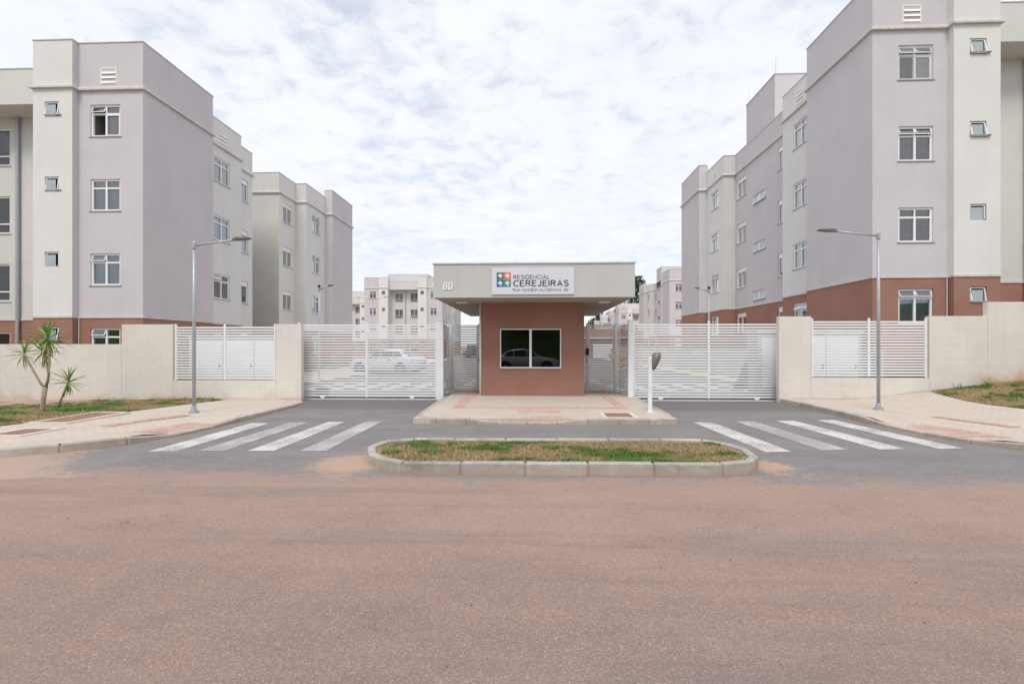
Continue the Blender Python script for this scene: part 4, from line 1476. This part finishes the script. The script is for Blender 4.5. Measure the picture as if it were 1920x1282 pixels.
lamp((-9.71, 21.8), 4.15, 0.9, R(-28), 'lamp post inside the yard by the left block with black sensor', 0.09, 1.0, True)
lamp((8.1, 22.4), 4.15, 0.62, R(180), 'lamp post inside the yard by the right block with black sensor', 0.004, 1.0, True)
lamp((-15.6, 47.0), 6.2, 1.6, R(0), 'distant two-armed lamp post before the far end-on block', 0.0, 0.8, False, True, 0.3)
lamp((10.4, 62.0), 6.0, 1.5, R(180), 'distant thin two-armed lamp post past the right block', 0.1, 0.8, False, True, 0.3)

ic = thing('intercom_post', 'slim white intercom post with dark hood at the pavement corner', 'intercom', (2.67, 11.0, 0.118))
part('post', ic, [(-.042, .042, -.035, .035, -.05, 1.265)], 'white_metal', .004)
part('foot_plate', ic, [(-.08, .08, -.07, .07, 0.001, .014)], 'white_metal')
g = MB()
# curved weather hood: rounded shell tapering to its lower end
rows = [(0.0, .035, .045), (.03, .085, .10), (.10, .108, .15), (.19, .098, .165), (.28, .075, .14), (.36, .048, .09), (.41, .02, .04)]
seg = 12
n = len(g.v)
for z, hw, dp in rows:
    for k in range(seg):
        a = 2 * math.pi * k / seg
        g.v.append((math.cos(a) * hw + .165 - .09 * (z / .41), math.sin(a) * dp * .8, 1.36 - z))
for i in range(len(rows) - 1):
    for k in range(seg):
        k2 = (k + 1) % seg
        g.f.append([n + i * seg + k, n + i * seg + k2, n + (i + 1) * seg + k2, n + (i + 1) * seg + k]); g.m.append(0)
g.f += [[n + k for k in range(seg)], [n + (len(rows) - 1) * seg + k for k in range(seg)]]; g.m += [0, 0]
link('hood', g.mesh('hood', M['hood'], smooth=True), ic)
part('speaker_panel', ic, [(.0425, .06, -.03, .03, 1.02, 1.22)], 'black')

# ------------------------------------------------------------------ yard objects seen through the slats
def masonry_box(name, label, x0, x1, y0, y1, z1, doors):
    t = thing(name, label, 'cabinet', ((x0 + x1) / 2, y0, 0))
    hw, dp = (x1 - x0) / 2, y1 - y0
    part('body', t, [(-hw, hw, 0, dp, -.1, z1)], 'box_white')
    part('lid_slab', t, [(-hw - .05, hw + .05, -.05, dp + .05, z1 + .001, z1 + .07)], 'box_white')
    for k in range(doors):
        w = (2 * hw - .2) / doors
        d = part('door', t, [(-hw + .1 + k * w + .02, -hw + .1 + (k + 1) * w - .02, -.022, -.001, .35, z1 - .15)], 'white_metal', .004)
        part('handle', d, [(-hw + .1 + (k + 1) * w - .12, -hw + .1 + (k + 1) * w - .08, -.04, -.0225, .9, 1.05)], 'dark_metal')
    return t
masonry_box('meter_cabinet', 'white masonry cabinet behind the left fence panel', -11.05, -7.75, 15.2, 15.9, 1.90, 3)
masonry_box('meter_cabinet', 'white masonry cabinet behind the right fence panel', 6.98, 10.1, 15.2, 15.9, 2.03, 3)
# tarped heap beside the right cabinet
g = MB()
pr = [(0.0, .34, .26), (.18, .30, .24), (.42, .24, .18), (.7, .15, .12), (.95, .07, .07), (1.06, .02, .03)]
seg = 10
n = 0
for z, rx, ry in pr:
    for k in range(seg):
        a = 2 * math.pi * k / seg
        w = 1 + .14 * math.sin(3 * a + z * 6)
        g.v.append((rx * w * math.cos(a) + .12 * z, ry * w * math.sin(a), z))
for i in range(len(pr) - 1):
    for k in range(seg):
        k2 = (k + 1) % seg
        g.f.append([i * seg + k, i * seg + k2, (i + 1) * seg + k2, (i + 1) * seg + k]); g.m.append(0)
g.f.append([(len(pr) - 1) * seg + k for k in range(seg)]); g.m.append(0)
o = link('covered_heap', g.mesh('covered_heap', M['black'], smooth=True), None, (8.0, 18.6, .01))
tag(o, 'dark narrow heap tapering upward beside the right cabinet, behind the gate', 'heap')
# gate motor inside the left gate
t = thing('gate_motor', 'small dark gate motor on the ground at the wall end of the left sliding gate', 'motor', (-6.55, 14.78, .004))
part('housing', t, [(-.16, .16, 0, .26, .03, .34)], 'black', .02)
part('foot', t, [(-.2, .2, -.02, .28, 0, .029)], 'galv')
# small sign on a thin post inside
t = thing('yard_sign', 'thin post with small white plate by the right retaining wall', 'sign', (8.95, 26.5, .1))
part('post', t, [(-.02, .02, -.02, .02, 0, 1.35)], 'galv')
part('plate', t, [(-.3, .3, -.035, -.0205, 1.05, 1.3)], 'box_white')
# low service building at the end of the yard
t = thing('service_building', 'low brown service building with white slab and white door at the yard end', 'building', (9.0, 66.0, 0))
part('wall', t, [(-3.0, 6.2, 0, 6, -.1, 2.6)], 'brown')
part('roof_slab', t, [(-3.3, 6.5, -.4, 6.3, 2.601, 2.85)], 'box_white')
part('parapet', t, [(-3.0, 6.2, 0, 6, 2.851, 3.9)], 'brown')
dr = part('door', t, [(-.6, 2.0, -.05, -.001, 0.1, 2.0)], 'white_metal')
part('handle', dr, [(1.8, 1.9, -.09, -.0505, .95, 1.15)], 'dark_metal')
# stacked boards
t = thing('board_stack', 'stack of tan boards behind the right pedestrian gate', 'boards', (6.2, 33.0, .004))
for k in range(9):
    w = .95 - .0 * k
    bx = part('board', t, [(-.9 + .06 * (8 - k) + random.uniform(-.02, .02), 1.0 + random.uniform(-.03, .03), -.5, .5, .12 * k + .003, .12 * k + .10)], 'board')
# green bin
t = thing('waste_container', 'green waste container far behind the left pedestrian gate', 'bin', (-8.9, 74.0, .004))
part('body', t, [(-.9, .9, -.5, .5, .15, 1.7)], 'green_plastic', .05)
part('lid', t, [(-.95, .95, -.55, .55, 1.701, 1.85)], 'green_plastic', .04)
for x in (-.7, .7):
    part('wheel', t, [(x - .06, x + .06, -.4, -.25, 0, .15)], 'rubber')
# globe lights on the side fences
for x, y, lab in ((-1.68, 16.25, 'small white globe light above the left pedestrian gate'), (2.58, 16.1, 'small white globe light above the right pedestrian gate')):
    t = thing('globe_light', lab, 'light', (x, y, 2.318))
    part('base', t, [(-.07, .07, -.05, .05, 0, .03)], 'white_metal')
    bm = bmesh.new()
    bmesh.ops.create_icosphere(bm, subdivisions=3, radius=.055)
    me = bpy.data.meshes.new('globe')
    bm.to_mesh(me); bm.free()
    me.materials.append(M['globe'])
    me.polygons.foreach_set('use_smooth', [True] * len(me.polygons))
    link('globe', me, t, (0, 0, .16))
    part('stem', t, [(-.012, .012, -.012, .012, .03, .11)], 'white_metal')

# ------------------------------------------------------------------ cars
def loft(sections, close_ends=True):
    g = MB()
    k = len(sections[0])
    for s in sections:
        g.v += s
    for i in range(len(sections) - 1):
        for j in range(k - 1):
            g.f.append([i * k + j, i * k + j + 1, (i + 1) * k + j + 1, (i + 1) * k + j]); g.m.append(0)
    if close_ends:
        g.f += [list(range(k)), list(range((len(sections) - 1) * k, len(sections) * k))]; g.m += [0, 0]
    return g
def car(name, loc, rz, paint, label):
    # nose points to -x, 4.3 m long
    t = thing(name, label, 'car', loc, rz)
    # lower body: x, half width, z low, z belt
    st = [(-2.12, .58, .34, .58), (-2.08, .70, .24, .68), (-1.9, .79, .20, .76), (-1.5, .84, .18, .84), (-.9, .86, .18, .93), (-.3, .87, .18, .945), (.5, .87, .18, .955), (1.2, .865, .18, .97), (1.75, .83, .2, .985), (2.05, .77, .26, .96), (2.16, .66, .36, .86)]
    secs = []
    for x, w, zl, zb in st:
        zm = zl + (zb - zl) * .55
        half = [(w * .82, zl), (w * .97, zl + .07), (w, zm), (w * .975, zb - .07), (w * .90, zb), (w * .5, zb + .025)]
        secs.append([(x, -y, z) for y, z in half] + [(x, y, z) for y, z in reversed(half)])
    g = loft(secs)
    body = link('body', g.mesh('body', M[paint], smooth=True), t)
    # cabin
    cb = [(-1.05, .93, .70, .66), (-.35, 1.36, .62, .56), (.1, 1.44, .62, .555), (.7, 1.43, .62, .55), (1.2, 1.31, .62, .54), (1.85, .99, .66, .60)]
    secs = []
    for x, zt, wb, wt_ in cb:
        zb = .93
        ztt = max(zt, zb + .01)
        wbb = .76
        top = wt_ if zt > 1.0 else .70
        secs.append([(x, -wbb, zb - .04), (x, -(wbb + (top - wbb) * .5), (zb + ztt) / 2), (x, -top, ztt - .03), (x, -top * .6, ztt), (x, top * .6, ztt), (x, top, ztt - .03), (x, wbb + (top - wbb) * .5, (zb + ztt) / 2), (x, wbb, zb - .04)])
    g = loft(secs)
    link('cabin', g.mesh('cabin', M[paint], smooth=True), t)
    # side glass, slightly proud
    for s_ in (-1, 1):
        for pts in ([(-.82, .97), (-.10, .97), (-.10, 1.37), (-.36, 1.31)], [(-.03, .97), (.72, .97), (.72, 1.36), (-.03, 1.385)], [(.79, .975), (1.38, .99), (1.15, 1.26), (.79, 1.345)]):
            g = MB()
            g.poly([(x, s_ * (.775 - (z - .93) * .34), z) for x, z in pts])
            link('side_window', g.mesh('side_window', M['car_glass'], fix=False), t)
    g = MB()
    g.poly([(-1.02, -.62, .975), (-1.02, .62, .975), (-.40, .50, 1.355), (-.40, -.50, 1.355)])
    link('windscreen', g.mesh('windscreen', M['car_glass'], fix=False), t)
    g = MB()
    g.poly([(1.83, -.58, 1.035), (1.83, .58, 1.035), (1.26, .48, 1.32), (1.26, -.48, 1.32)])
    link('rear_window', g.mesh('rear_window', M['car_glass'], fix=False), t)
    tyre = MB()
    pr = [(-.10, .20), (-.10, .29), (-.07, .315), (.07, .315), (.10, .29), (.10, .20)]
    seg = 20
    for y, r in pr:
        for k in range(seg):
            a = 2 * math.pi * k / seg
            tyre.v.append((r * math.cos(a), y, r * math.sin(a)))
    for i in range(len(pr) - 1):
        for k in range(seg):
            k2 = (k + 1) % seg
            tyre.f.append([i * seg + k, i * seg + k2, (i + 1) * seg + k2, (i + 1) * seg + k]); tyre.m.append(0)
    tme_ = tyre.mesh('wheel', M['rubber'], smooth=True)
    rim = MB()
    rim.tube([(0, -.085, 0), (0, .085, 0)], .195, 16)
    for k in range(5):
        a = 2 * math.pi * k / 5
        for s_ in (-1, 1):
            rim.tube([(0, s_ * .09, 0), (.19 * math.cos(a), s_ * .095, .19 * math.sin(a))], .028, 5)
    rme = rim.mesh('rim', M['rim'])
    arch = MB()
    arch.tube([(0, -.01, 0), (0, .01, 0)], .365, 20)
    ame = arch.mesh('wheel_arch', M['black'])
    for x in (-1.35, 1.28):
        for s_ in (-1, 1):
            w = link('wheel', tme_, t, (x, s_ * .775, .315))
            link('rim', rme, w)
            link('wheel_arch', ame, t, (x, s_ * .855, .335))
    for s_ in (-1, 1):
        g = MB()
        g.poly([(2.02, s_ * .795, .72), (2.175, s_ * .60, .72), (2.165, s_ * .58, .88), (1.9, s_ * .815, .90)])
        link('tail_lamp', g.mesh('tail_lamp', M['tail'], fix=False), t)
        g = MB()
        g.poly([(-1.80, s_ * .825, .62), (-2.11, s_ * .62, .56), (-2.105, s_ * .58, .67), (-1.78, s_ * .81, .74)])
        link('headlamp', g.mesh('headlamp', M['headlamp'], fix=False), t)
        part('mirror', t, [(-.72, -.58, s_ * .90 - .09, s_ * .90 + .09, .97, 1.09)], paint, .02)
        for x in (-.42, .50):
            part('door_handle', t, [(x, x + .16, s_ * .862 - .016, s_ * .862 + .016, .82, .85)], 'rim', .004)
    part('number_plate', t, [(2.135, 2.165, -.2, .2, .60, .72)], 'box_white')
    part('bumper', t, [(-2.10, -1.98, -.6, .6, .25, .40)], 'black', .02)
    return t
car('parked_car', (-8.35, 27.9, .004), R(-14), 'car_white', 'pale silver saloon parked behind the left sliding gate')
car('parked_car', (-8.0, 71.5, .004), R(0), 'car_dark', 'dark car far behind the left pedestrian gate')
car('parked_car', (-.35, -2.5, 0.0), R(180), 'car_silver', 'silver saloon on the street mirrored in the gatehouse window')

# ------------------------------------------------------------------ yuccas
def leaf_mesh(L_, w, droop, mt, seed):
    rr = random.Random(seed)
    g = MB()
    n = 6
    pts = []
    for i in range(n + 1):
        t = i / n
        x = L_ * (t - droop * .18 * t * t)
        z = -droop * L_ * .75 * t * t
        ww = w * (0.55 + 1.1 * t if t < .35 else 1.0 * (1 - ((t - .35) / .65) ** 1.6)) * .5
        pts.append((x, ww, z))
    for i in range(n):
        a, c = pts[i], pts[i + 1]
        g.poly([(a[0], -a[1], a[2] + a[1] * .5), (a[0], 0, a[2]), (c[0], 0, c[2]), (c[0], -c[1], c[2] + c[1] * .5)])
        g.poly([(a[0], 0, a[2]), (a[0], a[1], a[2] + a[1] * .5), (c[0], c[1], c[2] + c[1] * .5), (c[0], 0, c[2])])
    return g.mesh('leaf', mt, smooth=True, fix=False)
LM = [leaf_mesh(1.0, .085, .12, M['leaf'], 1), leaf_mesh(1.0, .08, .45, M['leaf'], 2), leaf_mesh(1.0, .085, .25, M['leaf'], 3)]
LO = [leaf_mesh(1.0, .09, .5, M['leaf_old'], 4), leaf_mesh(1.0, .085, .35, M['leaf'], 5)]
def head(branch, p, n, size, seed, droop=1.0):
    rr = random.Random(seed)
    for i in range(n):
        t = i / (n - 1)
        el = R(82) - t * R(82 + 72 * droop) + R(rr.uniform(-9, 9))
        az = i * 2.39996 + rr.uniform(-.2, .2)
        me = rr.choice(LM) if t < .6 else rr.choice(LO)
        s_ = size * rr.uniform(.8, 1.1) * (0.75 + .35 * math.sin(math.pi * min(t + .25, 1)))
        o = link('leaf', me, branch, (p[0], p[1], p[2] - t * .10), (rr.uniform(-.3, .3), -el, az))
        o.scale = (s_, s_ * 1.0, s_)
def yucca(loc, label, trunk, branches, heads, group=None):
    t = thing('yucca', label, 'plant', loc)
    g = MB()
    g.tube(trunk[0], trunk[1], 9)
    link('trunk', g.mesh('trunk', M['bark'], smooth=True), t)
    for (path, rad), (n, size, seed, dr) in zip(branches, heads):
        g = MB()
        g.tube(path, rad, 8)
        b_ = link('branch', g.mesh('branch', M['bark'], smooth=True), t)
        head(b_, path[-1], n, size, seed, dr)
yz = zL(-11.4, 10.85)
yucca((-11.4, 10.85, yz), 'tall three-headed yucca on the left lawn', ([(0, 0, -.1), (.0, 0, .05), (.02, 0, .30), (.06, 0, .60)], [.062, .052, .045, .055]),
      [([(.05, 0, .56), (-.03, -.02, .68), (-.2, -.03, .98), (-.40, -.05, 1.38)], [.028, .025, .022, .02]),
       ([(.06, 0, .57), (.12, .03, .85), (.06, .04, 1.15), (-.01, .03, 1.45)], [.028, .025, .022, .02]),
       ([(.07, 0, .56), (.17, -.04, .75), (.2, -.03, 1.15), (.13, 0, 1.72)], [.03, .028, .025, .024])],
      [(26, .44, 1, 1.2), (28, .48, 2, 1.35), (50, .54, 3, 1.3)])
yucca((-11.34, 11.12, zL(-11.3, 11.1)), 'small leaning yucca beside the tall one', ([(0, 0, -.05), (.1, 0, .24), (.16, 0, .36)], [.03, .026, .024]),
      [([(.15, 0, .34), (.24, 0, .54), (.31, 0, .72)], [.024, .022, .021])], [(32, .48, 9, 1.0)])

# ------------------------------------------------------------------ grass blades
def blades(name, polyfn, zf, bbox, n, hmin, hmax, mt, seed, mask=None, kind='stuff', label=None):
    r = np.random.default_rng(seed)
    x = r.uniform(bbox[0], bbox[1], n)
    y = r.uniform(bbox[2], bbox[3], n)
    keep = polyfn(x, y)
    x, y = x[keep], y[keep]
    n = len(x)
    z = zf(x, y)
    h = r.uniform(hmin, hmax, n)
    a = r.uniform(0, 2 * np.pi, n)
    w = r.uniform(.004, .009, n)
    lean = r.uniform(.2, 1.3, n) * h
    la = r.uniform(0, 2 * np.pi, n)
    v = np.empty((n, 3, 3))
    v[:, 0] = np.stack([x - np.cos(a) * w, y - np.sin(a) * w, z], 1)
    v[:, 1] = np.stack([x + np.cos(a) * w, y + np.sin(a) * w, z], 1)
    v[:, 2] = np.stack([x + np.cos(la) * lean, y + np.sin(la) * lean, z + h], 1)
    me = bpy.data.meshes.new(name)
    me.vertices.add(n * 3)
    me.vertices.foreach_set('co', v.ravel())
    me.loops.add(n * 3)
    me.loops.foreach_set('vertex_index', np.arange(n * 3))
    me.polygons.add(n)
    me.polygons.foreach_set('loop_start', np.arange(n) * 3)
    me.polygons.foreach_set('loop_total', np.full(n, 3))
    me.materials.append(mt)
    me.update(calc_edges=True)
    o = link(name, me)
    o['kind'] = kind
    return o
def inpoly(poly):
    P = np.array(poly)
    def f(x, y):
        c = np.zeros(len(x), bool)
        j = len(P) - 1
        for i in range(len(P)):
            xi, yi, xj, yj = P[i, 0], P[i, 1], P[j, 0], P[j, 1]
            cond = ((yi > y) != (yj > y)) & (x < (xj - xi) * (y - yi) / (yj - yi + 1e-12) + xi)
            c ^= cond
            j = i
        return c
    return f
vzL, vzR = np.vectorize(zL), np.vectorize(zR)
small = [(ctr.x + (p[0] - ctr.x) * .925, ctr.y + (p[1] - ctr.y) * .80) for p in MED]
blades('median_grass', inpoly(small), lambda x, y: np.full(len(x), .116), (-2.5, 3.3, 5.9, 7.9), 60000, .012, .042, M['blade'], 1)
lp = [p for p in IL[3:13]] + [(-20, 13.95), (-9.1, 13.95)]
blades('verge_grass_left', inpoly(lp), lambda x, y: vzL(x, y) + .01, (-18, -9.0, 8.0, 13.95), 110000, .015, .06, M['blade'], 2)
rp = [p for p in IR[3:13]] + [(19, 13.95), (11.2, 13.95)]
blades('verge_grass_right', inpoly(rp), lambda x, y: vzR(x, y) + .01, (10.8, 19, 8.8, 13.95), 90000, .015, .065, M['blade'], 3)
# weed patches round the yuccas and tufts against the walls
def blob(cx, cy, rx, ry):
    return lambda x, y: (((x - cx) / rx) ** 2 + ((y - cy) / ry) ** 2) < 1 + .35 * np.sin(x * 9) * np.sin(y * 11)
blades('weed_patch', blob(-10.75, 10.95, .62, .34), lambda x, y: vzL(x, y) + .01, (-11.8, -9.7, 10.3, 11.6), 6000, .03, .11, M['weed'], 5)
blades('weed_patch', blob(-11.75, 10.25, .5, .30), lambda x, y: vzL(x, y) + .01, (-12.6, -10.9, 9.7, 10.8), 4500, .03, .10, M['weed'], 6)
blades('wall_tuft', blob(11.75, 13.8, .1, .1), lambda x, y: vzR(x, y), (11.5, 12, 13.6, 13.95), 260, .1, .28, M['weed'], 7)
blades('wall_tuft', blob(12.5, 13.75, .12, .1), lambda x, y: vzR(x, y), (12.2, 12.8, 13.5, 13.95), 320, .12, .32, M['weed'], 8)
blades('wall_tuft', blob(-10.2, 13.8, 1.1, .13), lambda x, y: vzL(x, y), (-11.6, -9, 13.5, 13.96), 1500, .04, .15, M['blade'], 9)
blades('wall_tuft', blob(-12.4, 13.8, .6, .13), lambda x, y: vzL(x, y), (-13.2, -11.6, 13.5, 13.96), 900, .04, .17, M['blade'], 10)

def tufts(name, centres, zf, seed, hmin, hmax, mt):
    rr_ = np.random.default_rng(seed)
    C = np.array(centres)
    rad = rr_.uniform(.04, .16, len(C))
    def f(x, y):
        k = np.zeros(len(x), bool)
        for (cx, cy), r_ in zip(C, rad):
            k |= ((x - cx) ** 2 + ((y - cy) * 1.3) ** 2) < r_ * r_
        return k
    bb = (C[:, 0].min() - .2, C[:, 0].max() + .2, C[:, 1].min() - .2, C[:, 1].max() + .2)
    area = (bb[1] - bb[0]) * (bb[3] - bb[2])
    blades(name, f, zf, bb, int(area * 14000), hmin, hmax, mt, seed)
rt = random.Random(12)
tufts('median_tufts', [(rt.uniform(-2.0, 2.8), rt.uniform(6.15, 7.5)) for _ in range(20)], lambda x, y: np.full(len(x), .116), 21, .015, .05, M['tuft'])
tufts('verge_tufts_left', [(rt.uniform(-15, -9.6), rt.uniform(10.2, 13.8)) for _ in range(60)], lambda x, y: vzL(x, y) + .01, 22, .02, .07, M['tuft'])
tufts('verge_tufts_right', [(rt.uniform(11.4, 15.5), rt.uniform(11.6, 13.8)) for _ in range(44)], lambda x, y: vzR(x, y) + .01, 23, .02, .07, M['tuft'])

# grit and dry leaves lying on the street
g = MB()
rr = random.Random(4)
for k in range(420):
    x, y = rr.uniform(-9, 9), rr.uniform(1.6, 6.2)
    if rr.random() < .3:
        x, y = rr.choice([rr.gauss(3.3, .25), rr.gauss(-2.5, .3)]), rr.gauss(6.3, .3)
    s_ = rr.choice([.0015, .002, .003, .004])
    if inpoly(MED)(np.array([x]), np.array([y]))[0]:
        continue
    a = rr.uniform(0, 3.1)
    hh = s_ * .7
    c_, d_ = math.cos(a) * s_, math.sin(a) * s_
    g.prism([(x + c_ * 1.4, y + d_ * 1.4), (x - d_, y + c_), (x - c_ * 1.2, y - d_), (x + d_, y - c_ * .8)], 0.002, 0.004 + hh)
o = struct('street_grit', g.mesh('street_grit', M['pebble'], fix=False), 'stuff')

# ------------------------------------------------------------------ trees
def tree(loc, h, rx, rz_, label, seed, nleaf=2600, leaf=.45, clumps=22, group=None, trunk_r=.25, low=.35):
    r = np.random.default_rng(seed)
    t = thing('tree', label, 'tree', loc, 0, group)
    g = MB()
    g.tube([(0, 0, -.3), (.1, 0, h * .3), (-.05, .1, h * .6), (.0, 0, h * .9)], [trunk_r, trunk_r * .8, trunk_r * .5, trunk_r * .15], 8)
    for k in range(7):
        a = k * 2.4
        z0 = h * (low + .07 * k)
        g.tube([(0, 0, z0), (math.cos(a) * rx * .35, math.sin(a) * rx * .35, z0 + h * .08), (math.cos(a) * rx * .7, math.sin(a) * rx * .7, z0 + h * .12)], [trunk_r * .4, trunk_r * .25, trunk_r * .1], 6)
    link('trunk', g.mesh('trunk', M['trunk'], smooth=True), t)
    u = r.uniform(0, 1, clumps)
    az = np.arange(clumps) * 2.39996
    cz = h * (low + (1 - low) * u)
    prof = np.sin(np.pi * np.clip((cz / h - low) / (1.02 - low), 0.05, .97)) ** .6
    rad = rx * prof * r.uniform(.35, .9, clumps)
    cx, cy = np.cos(az) * rad, np.sin(az) * rad
    idx = r.integers(0, clumps, nleaf)
    d = r.normal(0, 1, (nleaf, 3))
    d /= np.linalg.norm(d, axis=1)[:, None]
    rr_ = (r.uniform(0.2, 1, nleaf) ** .5)[:, None] * np.array([rx * .42, rx * .42, rz_])
    p = np.stack([cx[idx], cy[idx], cz[idx]], 1) + d * rr_
    a = r.normal(0, 1, (nleaf, 3)); a /= np.linalg.norm(a, axis=1)[:, None]
    b_ = r.normal(0, 1, (nleaf, 3)); b_ -= (a * b_).sum(1)[:, None] * a; b_ /= np.linalg.norm(b_, axis=1)[:, None]
    s_ = r.uniform(.5, 1, nleaf)[:, None] * leaf
    v = np.stack([p - a * s_, p + b_ * s_ * .5, p + a * s_, p - b_ * s_ * .5], 1)
    me = bpy.data.meshes.new('crown')
    me.vertices.add(nleaf * 4)
    me.vertices.foreach_set('co', v.ravel())
    me.loops.add(nleaf * 4)
    me.loops.foreach_set('vertex_index', np.arange(nleaf * 4))
    me.polygons.add(nleaf)
    me.polygons.foreach_set('loop_start', np.arange(nleaf) * 4)
    me.polygons.foreach_set('loop_total', np.full(nleaf, 4))
    me.materials.append(M['tree_leaf'])
    me.update(calc_edges=True)
    link('crown', me, t)
    return t
tree((46.5, 215, 0), 30, 6.5, 4.0, 'tall dark tree rising beside the far right blocks', 1, 2600, .9, 26, None, .5, .25)
tree((36.0, 205, 0), 17, 5.5, 2.6, 'loose round tree behind the most remote pale block', 2, 1800, .8, 18, None, .4)
tree((30.0, 212, 0), 15, 5.0, 2.4, 'lower tree left of the loose round tree', 3, 1700, .8, 18, None, .4)
for k, (x, y, h_) in enumerate(((24, 235, 10), (17, 240, 9.5), (10, 238, 10))):
    tree((x, y, 0), h_, 5.2, 2.4, ('low tree in the far row, beside the taller trees', 'low tree in the middle of the far row', 'low tree at the gatehouse end of the far row')[k], 30 + k, 1300, .8, 14, 'far trees under the canopy', .35)
# bank and trees across the street, mirrored in the glass
g = MB()
nx, ny = 40, 10
def hz_(x, y):
    t = min(max((-9 - y) / 22.0, 0), 1)
    return 7.0 * t * t * (3 - 2 * t) + .3 * math.sin(x * .4) * t - .02
for i in range(nx):
    for j in range(ny):
        q = []
        for di, dj in ((0, 0), (1, 0), (1, 1), (0, 1)):
            x = -80 + 160 * (i + di) / nx
            y = -6.2 - 60 * (j + dj) / ny
            q.append((x, y, hz_(x, y)))
        g.poly(q)
struct('far_bank', weld(g.mesh('far_bank', M['hill'])))
for k, (x, y, h_, lab) in enumerate(((-7, -16, 7, 'rounded tree on the bank across the street, left of the car'), (-.5, -19, 7.5, 'rounded tree on the bank across the street, behind the car'), (6, -15, 6.5, 'rounded tree on the bank across the street, right of the car'), (13, -18, 7, 'rounded tree at the right end of the bank across the street'))):
    tree((x, y, hz_(x, y)), h_, 3.4, 1.6, lab, 40 + k, 2600, .42, 22, None, .2, .2)
